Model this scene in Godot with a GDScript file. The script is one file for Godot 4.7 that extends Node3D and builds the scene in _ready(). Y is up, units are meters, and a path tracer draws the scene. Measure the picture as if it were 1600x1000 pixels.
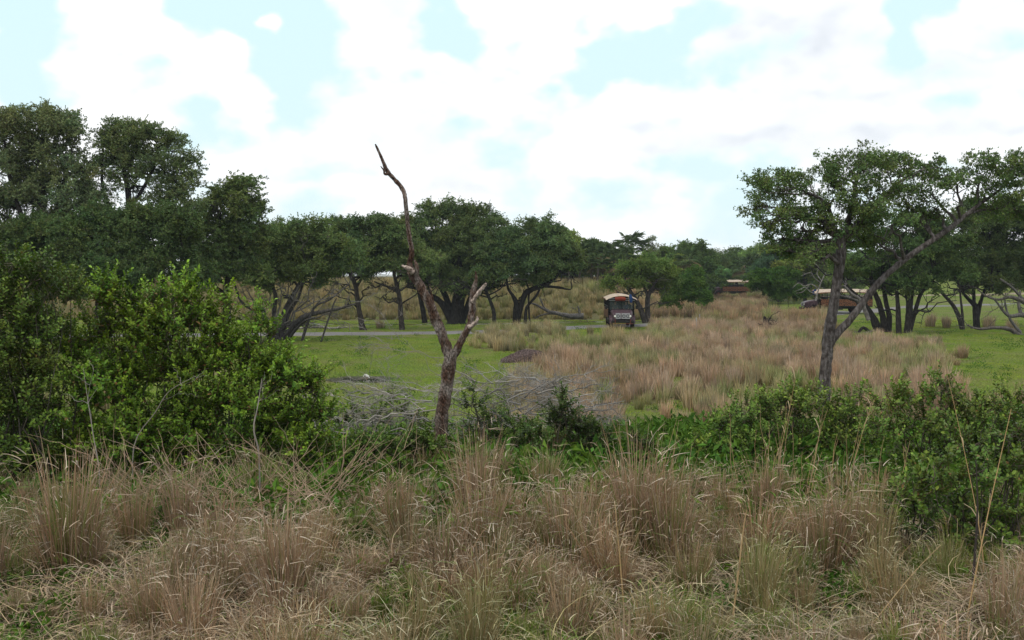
extends Node3D
# A savanna seen from a raised track: dead forked tree, shrubs and bunch grass near by, lawn, road, oaks and open trucks farther off.

const F := 1570.0      # focal length, in units of 1/1600 of the picture's width
const EYE := 5.0       # height of the eye over the lawn
const HZ := 430.0
const FOREST := "trees of the far tree line"

var used := {}
var M := {}
var rng := RandomNumberGenerator.new()
var rough := FastNoiseLite.new()
var patch := FastNoiseLite.new()
var sets := {}


# ------------------------------------------------------------------ small helpers
class MB:
	var v := PackedVector3Array()
	var n := PackedVector3Array()
	var c := PackedColorArray()
	var ix := PackedInt32Array()

	func vert(p: Vector3, nn: Vector3, col: Color) -> int:
		v.append(p)
		n.append(nn)
		c.append(col)
		return v.size() - 1

	func tri(a: int, b: int, d: int) -> void:
		ix.append(a)
		ix.append(b)
		ix.append(d)

	func face(a: Vector3, b: Vector3, d: Vector3, e: Vector3, col: Color) -> void:   # seen clockwise from its front
		var nn := -(b - a).cross(d - a).normalized()
		var i := vert(a, nn, col)
		vert(b, nn, col)
		vert(d, nn, col)
		vert(e, nn, col)
		tri(i, i + 1, i + 2)
		tri(i, i + 2, i + 3)

	func mesh(mat: Material, smooth := true) -> ArrayMesh:
		var a := []
		a.resize(Mesh.ARRAY_MAX)
		a[Mesh.ARRAY_VERTEX] = v
		if smooth:
			a[Mesh.ARRAY_NORMAL] = n
		a[Mesh.ARRAY_COLOR] = c
		a[Mesh.ARRAY_INDEX] = ix
		var m := ArrayMesh.new()
		m.add_surface_from_arrays(Mesh.PRIMITIVE_TRIANGLES, a)
		m.surface_set_material(0, mat)
		return m


func numbered(called: String) -> String:
	var k: int = used.get(called, 0)
	used[called] = k + 1
	return called if k == 0 else "%s_%03d" % [called, k]


func tag(o: Node3D, label: String, category: String, group := "", kind := "") -> Node3D:
	if label:
		o.set_meta("label", label)
	if category:
		o.set_meta("category", category)
	if group:
		o.set_meta("group", group)
	if kind:
		o.set_meta("kind", kind)
	return o


func thing(called: String, label: String, category: String, where: Vector3, group := "", turn := 0.0) -> Node3D:
	var o := Node3D.new()
	o.name = numbered(called)
	add_child(o, true)
	o.position = where
	o.rotation.y = turn
	tag(o, label, category, group)
	return o


func part(called: String, mesh: Mesh, parent: Node3D = self, mat: Material = null) -> MeshInstance3D:
	var o := MeshInstance3D.new()
	o.name = numbered(called) if parent == self else called
	o.mesh = mesh
	if mat:
		o.material_override = mat
	parent.add_child(o, true)
	return o


func scatter(called: String, mesh: Mesh, places: Array, tints: Array, parent: Node3D = self) -> MultiMeshInstance3D:
	var mm := MultiMesh.new()
	mm.transform_format = MultiMesh.TRANSFORM_3D
	mm.use_colors = true
	mm.mesh = mesh
	mm.instance_count = places.size()
	for i in places.size():
		mm.set_instance_transform(i, places[i])
		mm.set_instance_color(i, tints[i])
	var o := MultiMeshInstance3D.new()
	o.name = numbered(called) if parent == self else called
	o.multimesh = mm
	parent.add_child(o, true)
	return o


func at(px: float, py: float, d: float) -> Vector3:
	return Vector3((px - 800.0) / F * d, EYE - (py - HZ) / F * d, -d)


func across(px: float, d: float) -> float:
	return (px - 800.0) / F * d


func bank(x: float, d: float) -> float:
	var k := smoothstep(14.0, 40.0, x)
	var s := lerpf(112.0, 172.0, k)
	return 3.4 * smoothstep(s, s + lerpf(36.0, 72.0, k), d)


func H(x: float, z: float) -> float:
	var d := -z
	var calm := 0.14 - 0.09 * smoothstep(50.0, 75.0, d) + 0.25 * smoothstep(115.0, 140.0, d)
	return 2.0 * (1.0 - smoothstep(9.0, 42.0, d)) + bank(x, d) + calm * rough.get_noise_2d(x, z)


func ground(px: float, d: float, up := 0.0) -> Vector3:
	var x := across(px, d)
	return Vector3(x, H(x, -d) + up, -d)


func r2(a: float, b: float) -> float:
	return rng.randf_range(a, b)


func ball() -> Vector3:
	while true:
		var p := Vector3(r2(-1, 1), r2(-1, 1), r2(-1, 1))
		var l := p.length_squared()
		if l < 1.0 and l > 0.01:
			return p
	return Vector3.UP


func vary(c: Color, light: float, hue: float) -> Color:
	var k := 1.0 + r2(-light, light)
	var h := r2(-hue, hue)
	return Color(c.r * k * (1.0 + h), c.g * k, c.b * k * (1.0 - h))


# ------------------------------------------------------------------ shapes
func tube(mb: MB, pts: Array, rad: Array, sides: int, col: Color, bump := 0.0, tip := true, col2 = null) -> void:
	var end: Color = col2 if col2 != null else col
	var t: Vector3 = (pts[1] - pts[0]).normalized()
	var u := t.cross(Vector3(0.31, 0.12, 0.94)).normalized()
	var first := mb.v.size()
	var np := pts.size()
	for i in np:
		var p: Vector3 = pts[i]
		if i > 0 and i < np - 1:
			t = (pts[i + 1] - pts[i - 1]).normalized()
		elif i == np - 1:
			t = (pts[i] - pts[i - 1]).normalized()
		u = (u - t * u.dot(t)).normalized()
		var w := t.cross(u)
		var k := col.lerp(end, float(i) / (np - 1))
		for s in sides:
			var a := TAU * s / sides
			var o := u * cos(a) + w * sin(a)
			var r: float = rad[i] * (1.0 + bump * r2(-1, 1))
			mb.vert(p + o * r, o, k)
	for i in np - 1:
		for s in sides:
			var a := first + i * sides + s
			var b := first + i * sides + (s + 1) % sides
			mb.tri(a, a + sides, b)
			mb.tri(b, a + sides, b + sides)
	if tip:
		var last := first + (np - 1) * sides
		var e := mb.vert(pts[np - 1] + t * float(rad[np - 1]) * 0.6, t, end)
		for s in sides:
			mb.tri(last + s, e, last + (s + 1) % sides)


func wob(a: Vector3, b: Vector3, n: int, amp: float, sag := 0.0) -> Array:
	var out := [a]
	var l := a.distance_to(b)
	for i in range(1, n):
		var t := float(i) / n
		out.append(a.lerp(b, t) + Vector3(r2(-1, 1), r2(-1, 1), r2(-1, 1)) * amp * l + Vector3(0, sag * l * 4.0 * t * (1.0 - t), 0))
	out.append(b)
	return out


func taper(a: float, b: float, n: int) -> Array:
	var out := []
	for i in n:
		out.append(lerpf(a, b, float(i) / maxi(1, n - 1)))
	return out


func finer(pts: Array, rad: Array, k: int) -> Array:        # [points, radii] with k pieces for each stretch, rounded through the given points
	var c := Curve3D.new()
	var P := []
	var R := []
	for i in pts.size() - 1:
		var p0: Vector3 = pts[maxi(i - 1, 0)]
		var p1: Vector3 = pts[i]
		var p2: Vector3 = pts[i + 1]
		var p3: Vector3 = pts[mini(i + 2, pts.size() - 1)]
		for j in k:
			var t := float(j) / k
			P.append(p1.cubic_interpolate(p2, p0, p3, t))
			R.append(lerpf(rad[i], rad[i + 1], t))
	P.append(pts[-1])
	R.append(rad[-1])
	return [P, R]


func box(mb: MB, c: Vector3, s: Vector3, col := Color.WHITE, cham := 0.0) -> void:
	var h := s / 2.0
	if cham > 0.0:      # chamfered all round: three crossed slabs' hull, built as an outline in x and y, closed at both ends by smaller outlines
		var o := []
		for k in [[1, 1], [-1, 1], [-1, -1], [1, -1]]:
			var sx: float = k[0]
			var sy: float = k[1]
			var p := Vector2(sx * h.x, sy * (h.y - cham))
			var q := Vector2(sx * (h.x - cham), sy * h.y)
			if sx * sy > 0:
				o.append(p)
				o.append(q)
			else:
				o.append(q)
				o.append(p)
		var ring := func(z: float, inset: float) -> Array:
			var out := []
			for p in o:
				out.append(c + Vector3(p.x * (1.0 - inset / h.x), p.y * (1.0 - inset / h.y), z))
			return out
		var rings := [ring.call(-h.z, cham), ring.call(-h.z + cham, 0.0), ring.call(h.z - cham, 0.0), ring.call(h.z, cham)]
		for i in 3:
			for k in 8:
				mb.face(rings[i][k], rings[i + 1][k], rings[i + 1][(k + 1) % 8], rings[i][(k + 1) % 8], col)
		for k in range(1, 7):
			mb.face(rings[3][0], rings[3][k + 1], rings[3][k], rings[3][0], col)
			mb.face(rings[0][0], rings[0][k], rings[0][k + 1], rings[0][0], col)
		return
	for ax in 3:
		for sg in [-1.0, 1.0]:
			var nn := Vector3.ZERO
			nn[ax] = sg
			var a := Vector3.ZERO
			var b := Vector3.ZERO
			a[(ax + 1) % 3] = h[(ax + 1) % 3]
			b[(ax + 2) % 3] = h[(ax + 2) % 3] * sg
			var o := c + nn * h[ax]
			mb.face(o - a - b, o - a + b, o + a + b, o + a - b, col)


func slab(size: Vector3, mat: Material, cham := 0.0, c := Vector3.ZERO) -> ArrayMesh:
	var mb := MB.new()
	box(mb, c, size, Color.WHITE, cham)
	return mb.mesh(mat)


func lathe(mb: MB, prof: Array, sides: int, basis: Basis, o: Vector3, col := Color.WHITE) -> void:   # profile of Vector2(radius, height)
	for i in prof.size() - 1:
		for s in sides:
			var q := []
			for k in [[i, s], [i + 1, s], [i + 1, s + 1], [i, s + 1]]:
				var a: float = TAU * k[1] / sides
				q.append(o + basis * Vector3(cos(a) * prof[k[0]].x, prof[k[0]].y, -sin(a) * prof[k[0]].x))
			mb.face(q[0], q[1], q[2], q[3], col)


func leaf(mb: MB, p: Vector3, dir: Vector3, l: float, w: float, col: Color) -> void:
	var s := dir.cross(ball()).normalized()
	var up := s.cross(dir)
	var m := p + dir * l * 0.45
	var i := mb.vert(p, up, col)
	mb.vert(m + s * w * 0.5 + up * w * 0.18, up, col)
	mb.vert(p + dir * l - up * l * 0.08, up, col)
	mb.vert(m - s * w * 0.5 + up * w * 0.18, up, col)
	mb.tri(i, i + 1, i + 2)
	mb.tri(i, i + 2, i + 3)


func spray(radius: float, twigs: int, leaves: int, l: float, w: float, ca: Color, cb: Color, mat: Material, wood: Color) -> ArrayMesh:   # leafy twigs spread through a flattened ball
	var mb := MB.new()
	for k in twigs:
		var a := ball() * radius * 0.35
		var b := ball() * radius
		b.y *= 0.75
		var mid := a.lerp(b, 0.5) + ball() * radius * 0.15
		tube(mb, [a, mid, b], [l * 0.07, l * 0.05, l * 0.03], 3, wood, 0.0, false)
		for j in leaves:
			var t := r2(0.15, 1.0)
			var p: Vector3 = a.lerp(mid, t * 2.0) if t < 0.5 else mid.lerp(b, t * 2.0 - 1.0)
			var dir := ((b - a).normalized() * 0.5 + ball() + Vector3(0, 0.15, 0)).normalized()
			leaf(mb, p, dir, l * r2(0.7, 1.25), w * r2(0.8, 1.2), vary(ca.lerp(cb, rng.randf()), 0.2, 0.1))
	return mb.mesh(mat, false)


func shoot(tall: float, leaves: int, l: float, w: float, ca: Color, cb: Color, mat: Material, wood: Color) -> ArrayMesh:   # an upright shoot with leaves all round it
	var mb := MB.new()
	var n := 3
	for k in n:
		var a := Vector3(r2(-0.03, 0.03), -tall * 0.3, r2(-0.03, 0.03))
		var b := Vector3(r2(-0.6, 0.6) * tall, tall * r2(0.4, 0.8), r2(-0.6, 0.6) * tall)
		var mid := a.lerp(b, 0.5) + ball() * tall * 0.06
		tube(mb, [a, mid, b], [0.006, 0.004, 0.002], 3, wood, 0.0, false)
		for j in leaves:
			var t := pow((j + 0.5) / leaves, 0.8)
			var p: Vector3 = a.lerp(mid, t * 2.0) if t < 0.5 else mid.lerp(b, t * 2.0 - 1.0)
			var an := j * 2.4 + r2(-0.4, 0.4)
			var dir := (Vector3(cos(an), 0, sin(an)) * lerpf(1.1, 0.7, t) + (b - a).normalized() * lerpf(0.2, 0.8, t) + ball() * 0.35).normalized()
			var s := dir.cross(Vector3.UP + ball() * 0.4).normalized()
			var up := s.cross(dir)
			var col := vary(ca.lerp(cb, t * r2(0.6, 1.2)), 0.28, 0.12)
			if rng.randf() < 0.014:
				col = [Color(0.3, 0.11, 0.02), Color(0.35, 0.27, 0.04), Color(0.22, 0.14, 0.06)][rng.randi() % 3]
			var ll := l * r2(0.55, 1.25) * (1.0 - 0.3 * t)
			var ww := w * r2(0.85, 1.2) * (1.0 - 0.2 * t)
			var i := mb.vert(p, up, col)
			mb.vert(p + dir * ll * 0.35 + s * ww * 0.45 + up * ww * 0.15, up, col)
			mb.vert(p + dir * ll * 0.72 + s * ww * 0.42 + up * ww * 0.1, up, col)
			mb.vert(p + dir * ll - up * ll * 0.1, up, col)
			mb.vert(p + dir * ll * 0.72 - s * ww * 0.42 + up * ww * 0.1, up, col)
			mb.vert(p + dir * ll * 0.35 - s * ww * 0.45 + up * ww * 0.15, up, col)
			mb.tri(i, i + 1, i + 2)
			mb.tri(i, i + 2, i + 3)
			mb.tri(i, i + 3, i + 4)
			mb.tri(i, i + 4, i + 5)
	return mb.mesh(mat, false)


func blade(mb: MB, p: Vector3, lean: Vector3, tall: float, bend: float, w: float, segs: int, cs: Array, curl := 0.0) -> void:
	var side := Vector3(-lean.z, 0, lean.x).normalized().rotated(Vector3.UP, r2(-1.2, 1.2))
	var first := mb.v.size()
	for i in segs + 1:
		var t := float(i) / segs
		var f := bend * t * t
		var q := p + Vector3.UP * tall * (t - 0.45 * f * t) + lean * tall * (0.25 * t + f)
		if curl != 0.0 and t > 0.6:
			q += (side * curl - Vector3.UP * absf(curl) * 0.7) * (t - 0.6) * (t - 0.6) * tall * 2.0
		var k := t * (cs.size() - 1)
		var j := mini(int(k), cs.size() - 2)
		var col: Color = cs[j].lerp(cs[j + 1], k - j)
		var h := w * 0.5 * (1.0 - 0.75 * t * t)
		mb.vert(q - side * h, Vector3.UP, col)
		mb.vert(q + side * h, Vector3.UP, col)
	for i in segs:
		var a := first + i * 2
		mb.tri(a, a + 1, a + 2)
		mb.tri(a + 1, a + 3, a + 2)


func tussock(blades: int, tall: float, foot: float, splay: float, w: float, segs: int, green: float, tan_: Color, mat: Material, curls := 0.0, ribbons := 0) -> ArrayMesh:
	var mb := MB.new()
	for k in blades:
		var a := rng.randf() * TAU
		var r := sqrt(rng.randf())
		var o := Vector3(cos(a), 0, sin(a))
		var p := o * r * foot
		var lean := (o * (0.15 + 0.85 * r) + ball() * 0.6) * splay
		lean.y = 0
		var h := tall * r2(0.45, 1.0) * (1.0 - 0.25 * r * splay)
		var g := rng.randf() < green
		var dry := vary(tan_, 0.28, 0.08)
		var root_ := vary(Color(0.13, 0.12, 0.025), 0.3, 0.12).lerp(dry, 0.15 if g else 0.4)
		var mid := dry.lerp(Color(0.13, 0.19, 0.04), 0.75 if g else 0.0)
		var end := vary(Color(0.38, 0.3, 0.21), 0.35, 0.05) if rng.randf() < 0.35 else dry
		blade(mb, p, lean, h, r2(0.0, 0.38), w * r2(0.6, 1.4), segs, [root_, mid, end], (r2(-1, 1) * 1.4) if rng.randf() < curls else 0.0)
	for k in ribbons:      # dry leaf blades that curl away from the stems
		var a := rng.randf() * TAU
		var o := Vector3(cos(a), 0, sin(a))
		var h := tall * r2(0.15, 0.85)
		var p := o * (foot * r2(0.3, 1.2) + h * splay * r2(0.0, 0.5)) + Vector3(0, h, 0)
		var l := r2(0.05, 0.15)
		var dir := (o * r2(0.2, 1.0) + Vector3(0, r2(0.1, 1.2), 0) + ball() * 0.7).normalized()
		var side := dir.cross(ball()).normalized()
		var col := vary(Color(0.5, 0.41, 0.32), 0.4, 0.06) if rng.randf() > green * 0.7 else vary(Color(0.15, 0.19, 0.06), 0.3, 0.1)
		var first := mb.v.size()
		var fall := r2(0.0, 0.7)
		for i in 5:
			var t := i / 4.0
			var q := p + dir * l * t - Vector3(0, fall * l * t * t, 0) + o * l * 0.4 * t * t
			var hw := w * 0.36 * (1.0 - 0.8 * t * t)
			mb.vert(q - side * hw, Vector3.UP, col)
			mb.vert(q + side * hw, Vector3.UP, col)
		for i in 4:
			var b := first + i * 2
			mb.tri(b, b + 1, b + 2)
			mb.tri(b + 1, b + 3, b + 2)
	return mb.mesh(mat, false)


# ------------------------------------------------------------------ plants
func crown(root: Node3D, called: String, blobs: Array, mesh: Mesh, size: float, k: float, tint: Color, flat := false) -> void:   # blobs: [centre in the tree's own axes, radii, density]
	var places := []
	var tints := []
	for b in blobs:
		var rad: Vector3 = b[1]
		var tone := vary(tint, 0.24 if flat else 0.16, 0.09)
		var n := int(k * b[2] * rad.x * rad.y / (size * size)) + 2
		for i in n:
			var u := ball().normalized()
			u.y = u.y if u.y > -0.45 else -u.y * 0.6
			var p: Vector3 = b[0] + u * rad * (pow(rng.randf(), 0.5) * (1.0 if rng.randf() < 0.8 else 1.3) + r2(0.0, 0.1))
			var turn := Basis(Vector3.UP, rng.randf() * TAU) * Basis(Vector3.RIGHT, r2(-0.5, 0.5) if not flat else r2(-0.7, 0.7))
			if flat:      # shoots lean out of the shrub
				var out := (u + Vector3(0, 1.1, 0)).normalized()
				turn = Basis(Quaternion(Vector3.UP, out)) * Basis(Vector3.UP, rng.randf() * TAU)
			places.append(Transform3D(turn.scaled(Vector3.ONE * r2(0.7, 1.3)), p))
			tints.append(vary(tone, 0.2, 0.06))
	tag(scatter(called, mesh, places, tints, root), "", "", "", "stuff")


func tree(called: String, label: String, category: String, group: String, d: float, trunks: Array, blobs: Array, kind: String, tint := Color.WHITE, bark := Color(0.075, 0.065, 0.055), bark_mat := "bark", twigs := 5) -> Node3D:
	# trunks: [[px, py, width, depth offset], ...]; blobs: [px, py, radius, density, depth offset]
	var foot := ground(trunks[0][0][0], d)
	var root := thing(called, label, category, foot, group)
	var mb := MB.new()
	var joints := []
	for t in trunks:
		var P := []
		var R := []
		for i in t.size():
			var q: Array = t[i]
			var off: float = q[3] if q.size() > 3 else 0.0
			var p := at(q[0], q[1], d + off) - foot
			if i == 0 and q[1] > 470 and d > 40 or i == 0 and q.size() > 4:
				p.y = H(p.x + foot.x, p.z + foot.z) - foot.y - 0.15
			P.append(p)
			R.append(q[2] * 0.5 / F * d)
		var fine := finer(P, R, 4)
		if t == trunks[0]:
			fine[1][0] *= 1.35
		tube(mb, fine[0], fine[1], 9, bark, 0.1)
		for i in range(fine[0].size() / 3, fine[0].size()):
			joints.append([fine[0][i], fine[1][i]])
	var set_: Dictionary = sets[kind]
	var B := []
	for b in blobs:
		var off: float = b[4] if b.size() > 4 else r2(-0.6, 0.6) * b[2] / F * d
		var c := at(b[0], b[1], d + off) - foot
		var r: float = b[2] / F * d
		var best = joints[0]
		var near := 1e9
		for j in joints:
			var q: Vector3 = j[0]
			var e := q.distance_to(c) + maxf(0.0, q.y - c.y + r * 0.3) * 2.0
			if e < near:
				near = e
				best = j
		var jr: float = minf(best[1] * 0.7, 0.05 + r * 0.07)
		var limb := wob(best[0], c, 5, 0.07, 0.05)
		tube(mb, limb, taper(jr, jr * 0.35, 6), 6, bark, 0.1)
		for k in twigs:
			var from: Vector3 = limb[2 + rng.randi() % 4]
			tube(mb, wob(from, c + ball().normalized() * r * r2(0.6, 1.0), 4, 0.1), taper(jr * 0.4, jr * 0.1, 5), 4, bark)
		var dens: float = b[3] if b.size() > 3 else 1.0
		B.append([c, Vector3(r, r * 0.85, r), dens])
		for k in 3:       # smaller clumps break up the outline
			var u := ball().normalized()
			u.y *= 0.7
			var rs := r * r2(0.35, 0.55)
			B.append([c + u * r * r2(0.8, 1.1), Vector3(rs, rs * 0.8, rs), dens * 0.9])
	if kind == "oak" and d < 110.0 and d > 70.0:
		for k in 7:
			var j = joints[int(joints.size() * r2(0.0, 0.6))]
			var a: float = rng.randf() * TAU
			var reach := r2(2.0, 4.5)
			twiggy(mb, j[0], j[0] + Vector3(cos(a) * reach, r2(0.4, 2.2), sin(a) * reach), minf(j[1] * 0.6, 0.09), 2, bark, 0.08, 3)
	part("trunk", mb.mesh(M[bark_mat]), root)
	tint = vary(tint, 0.14, 0.06)
	crown(root, "crown", B, set_.meshes[rng.randi() % set_.meshes.size()], set_.size, set_.k, tint)
	return root


func far_tree(label: String, group: String, px: float, top: float, wide: float, d: float, kind: String, tint: Color, dens := 1.0, low := 0.3) -> Node3D:
	var base := HZ + (EYE - H(across(px, d), -d)) / d * F
	var tall := base - top
	var blobs := []
	var n := 7
	for k in n:
		var t := (k + 0.5) / n
		var r := wide * r2(0.2, 0.28)
		var y := lerpf(top + r * 0.8, base - tall * low, absf(t - 0.5) * 2.0 * r2(0.75, 1.0))
		blobs.append([px + (t - 0.5) * wide * 0.95, y, r, dens, r2(-0.35, 0.35) * wide / F * d])
	for k in 3:
		blobs.append([px + r2(-0.2, 0.2) * wide, lerpf(top, base, r2(0.35, 0.5)), wide * 0.27, dens, r2(-0.3, 0.3) * wide / F * d])
	var w := maxf(2.2, tall * 0.06)
	return tree("tree", label, "tree", group, d, [[[px, base, w, 0.0], [px + r2(-3, 3), base - tall * 0.3, w * 0.85], [px + r2(-5, 5), base - tall * 0.6, w * 0.6]]], blobs, kind, tint, Color(0.09, 0.08, 0.07), "bark", 2)


func shrub(called: String, label: String, group: String, px: float, d: float, blobs: Array, kind: String, tint: Color, dens := 1.0) -> Node3D:
	var foot := ground(px, d)
	var root := thing(called, label, "shrub", foot, group)
	var mb := MB.new()
	var B := []
	for b in blobs:
		var off: float = b[4] if b.size() > 4 else r2(-0.5, 0.5) * b[2] / F * d
		var c := at(b[0], b[1], d + off) - foot
		var r: float = b[2] / F * d
		B.append([c, Vector3(r, r, r), dens * (b[3] if b.size() > 3 else 1.0)])
		var under := Vector3(c.x * 0.6, 0, c.z * 0.6)
		under.y = H(under.x + foot.x, under.z + foot.z) - foot.y - 0.05
		for k in 5:
			tube(mb, wob(c + ball() * r * 0.4, c + (ball() + Vector3(0, 0.5, 0.3)).normalized() * r * r2(0.9, 1.2), 4, 0.08), taper(0.006, 0.002, 5), 3, vary(Color(0.24, 0.2, 0.16), 0.3, 0.04))
		for k in 3:
			tube(mb, wob(under + Vector3(r2(-0.15, 0.15), 0, r2(-0.15, 0.15)), c + ball() * r * 0.9, 5, 0.07, 0.03), taper(0.014, 0.004, 6), 5, vary(Color(0.13, 0.115, 0.09), 0.25, 0.03))
	part("stem", mb.mesh(M.bark), root)
	var set_: Dictionary = sets[kind]
	crown(root, "foliage", B, set_.meshes[rng.randi() % set_.meshes.size()], set_.size, set_.k, tint, true)
	return root


func twiggy(mb: MB, a: Vector3, b: Vector3, r: float, level: int, col: Color, amp := 0.09, kids := 4) -> void:   # a bare branch with side twigs
	var n := 6
	var p := wob(a, b, n, amp, 0.02)
	tube(mb, p, taper(r, r * 0.3, n + 1), 5 if r > 0.012 else 3, vary(col, 0.2, 0.04), 0.08)
	if level <= 0:
		return
	var l := a.distance_to(b)
	for k in kids:
		var i := 2 + rng.randi() % (n - 2)
		var dir := ((b - a).normalized() * r2(0.4, 1.0) + ball() * 0.9).normalized()
		twiggy(mb, p[i], p[i] + dir * l * r2(0.3, 0.55), maxf(r * 0.5, 0.003), level - 1, col, amp, kids)


# ------------------------------------------------------------------ materials
func noise_tex(seed_: int, freq: float, lo: Color, hi: Color, size := 256, oct := 5, normal := 0.0) -> NoiseTexture2D:
	var f := FastNoiseLite.new()
	f.seed = seed_
	f.frequency = freq
	f.fractal_octaves = oct
	var t := NoiseTexture2D.new()
	t.width = size
	t.height = size
	t.seamless = true
	t.noise = f
	if normal > 0.0:
		t.as_normal_map = true
		t.bump_strength = normal
	else:
		var g := Gradient.new()
		g.set_color(0, lo)
		g.set_color(1, hi)
		g.set_offset(0, 0.2)
		g.set_offset(1, 0.8)
		t.color_ramp = g
	return t


func mat(called: String, col: Color, roughness: float, tex: Texture2D = null, scale := Vector3.ONE, world := false) -> StandardMaterial3D:
	var m := StandardMaterial3D.new()
	m.resource_name = called
	m.albedo_color = col
	m.roughness = roughness
	m.vertex_color_use_as_albedo = true
	m.cull_mode = BaseMaterial3D.CULL_DISABLED
	if tex:
		m.albedo_texture = tex
		m.uv1_triplanar = true
		m.uv1_world_triplanar = world
		m.uv1_scale = scale
	m.metallic_specular = 0.3
	M[called] = m
	return m


func materials() -> void:
	var grey := noise_tex(3, 0.02, Color(0.55, 0.55, 0.55), Color(1, 1, 1))
	var b := mat("bark", Color.WHITE, 0.95, grey, Vector3(1.2, 0.35, 1.2))
	b.heightmap_enabled = true
	b.heightmap_texture = noise_tex(4, 0.03, Color.BLACK, Color.WHITE)
	b.heightmap_scale = 3.0
	var hero := mat("hero_bark", Color.WHITE, 0.95, noise_tex(5, 0.012, Color(0.5, 0.47, 0.45), Color(1.0, 1.0, 1.0), 512, 6), Vector3(1.3, 0.45, 1.3))
	hero.heightmap_enabled = true
	hero.heightmap_texture = noise_tex(6, 0.02, Color.BLACK, Color.WHITE, 512, 6)
	hero.heightmap_scale = 5.0
	var dead := mat("dead_wood", Color.WHITE, 0.9, null)
	var g := Gradient.new()
	g.offsets = PackedFloat32Array([0.0, 0.32, 0.45, 0.6, 0.75, 1.0])
	g.colors = PackedColorArray([Color(0.34, 0.26, 0.22), Color(0.46, 0.34, 0.28), Color(0.55, 0.47, 0.42), Color(0.62, 0.57, 0.54), Color(0.78, 0.75, 0.73), Color(0.95, 0.93, 0.91)])
	var t := noise_tex(8, 0.009, Color.BLACK, Color.WHITE, 512, 5)
	t.color_ramp = g
	dead.albedo_texture = t
	dead.uv1_triplanar = true
	dead.uv1_scale = Vector3(1.3, 0.42, 1.3)
	dead.heightmap_enabled = true
	dead.heightmap_texture = noise_tex(9, 0.04, Color.BLACK, Color.WHITE, 512, 5)
	dead.heightmap_scale = 5.0
	dead.detail_enabled = true
	dead.detail_blend_mode = BaseMaterial3D.BLEND_MODE_MUL
	dead.detail_albedo = noise_tex(42, 0.07, Color(0.5, 0.48, 0.47), Color(1, 1, 1), 512, 6)
	var pw := mat("pale_wood", Color.WHITE, 0.9, noise_tex(41, 0.03, Color(0.6, 0.57, 0.55), Color(1, 1, 1)), Vector3(2, 1, 2))
	pw.albedo_color = Color(0.95, 0.9, 0.86)
	pw.heightmap_enabled = true
	pw.heightmap_texture = noise_tex(43, 0.05, Color.BLACK, Color.WHITE)
	pw.heightmap_scale = 4.0
	mat("twig", Color.WHITE, 0.9)
	for k in [["leaf", 0.45], ["glossy_leaf", 0.36], ["grass_blade", 0.6]]:
		var m := mat(k[0], Color.WHITE, k[1])
		m.backlight_enabled = true
		m.backlight = Color(0.5, 0.55, 0.3) if k[0] != "grass_blade" else Color(0.5, 0.45, 0.35)
		m.metallic_specular = 0.12 if k[0] != "glossy_leaf" else 0.3
	var e := mat("earth", Color.WHITE, 1.0, noise_tex(11, 0.03, Color(0.62, 0.6, 0.56), Color(1, 1, 1), 512, 6), Vector3.ONE * 0.35, true)
	e.heightmap_enabled = true
	e.heightmap_texture = noise_tex(12, 0.05, Color.BLACK, Color.WHITE, 512, 5)
	e.heightmap_scale = 6.0
	var r := mat("gravel", Color.WHITE, 0.9, noise_tex(13, 0.06, Color(0.7, 0.69, 0.67), Color(1, 1, 1), 512, 5), Vector3.ONE * 0.5, true)
	r.heightmap_enabled = true
	r.heightmap_texture = noise_tex(14, 0.2, Color.BLACK, Color.WHITE, 256, 3)
	r.heightmap_scale = 2.0
	var w := mat("water", Color(0.16, 0.17, 0.13), 0.08)
	w.metallic_specular = 0.6
	w.normal_enabled = true
	w.normal_scale = 0.25
	w.normal_texture = noise_tex(15, 0.03, Color.BLACK, Color.WHITE, 256, 3, 1.5)
	w.uv1_triplanar = true
	w.uv1_world_triplanar = true
	var s := mat("stone", Color.WHITE, 0.95, noise_tex(16, 0.03, Color(0.5, 0.46, 0.44), Color(1, 0.98, 0.96), 256, 6), Vector3.ONE * 0.8)
	s.heightmap_enabled = true
	s.heightmap_texture = noise_tex(17, 0.04, Color.BLACK, Color.WHITE, 256, 6)
	s.heightmap_scale = 12.0
	mat("canvas", Color(0.74, 0.68, 0.62), 0.9, noise_tex(18, 0.02, Color(0.82, 0.8, 0.76), Color(1, 1, 1)), Vector3.ONE * 0.5)
	var cam := noise_tex(19, 0.018, Color.BLACK, Color.WHITE, 256, 2)
	var cg := Gradient.new()
	cg.interpolation_mode = Gradient.GRADIENT_INTERPOLATE_CONSTANT
	cg.offsets = PackedFloat32Array([0.0, 0.42, 0.55])
	cg.colors = PackedColorArray([Color(0.2, 0.13, 0.1), Color(0.5, 0.33, 0.22), Color(0.4, 0.27, 0.19)])
	cam.color_ramp = cg
	mat("painted_panel", Color.WHITE, 0.45, cam, Vector3.ONE * 0.9)
	mat("hood_paint", Color(0.36, 0.29, 0.31), 0.35, noise_tex(20, 0.02, Color(0.6, 0.55, 0.6), Color(1, 1, 1)), Vector3.ONE * 0.7)
	mat("frame_metal", Color(0.13, 0.12, 0.11), 0.5)
	mat("tyre", Color(0.1, 0.085, 0.08), 0.9)
	mat("muddy_rim", Color(0.38, 0.2, 0.16), 0.8)
	mat("white_plate", Color(0.58, 0.58, 0.59), 0.5)
	mat("dark_ring", Color(0.12, 0.12, 0.14), 0.5)
	mat("seat_cover", Color(0.2, 0.19, 0.17), 0.8)
	mat("red_roll", Color(0.45, 0.19, 0.13), 0.85)
	mat("hem_cloth", Color(0.5, 0.36, 0.27), 0.9)
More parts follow.
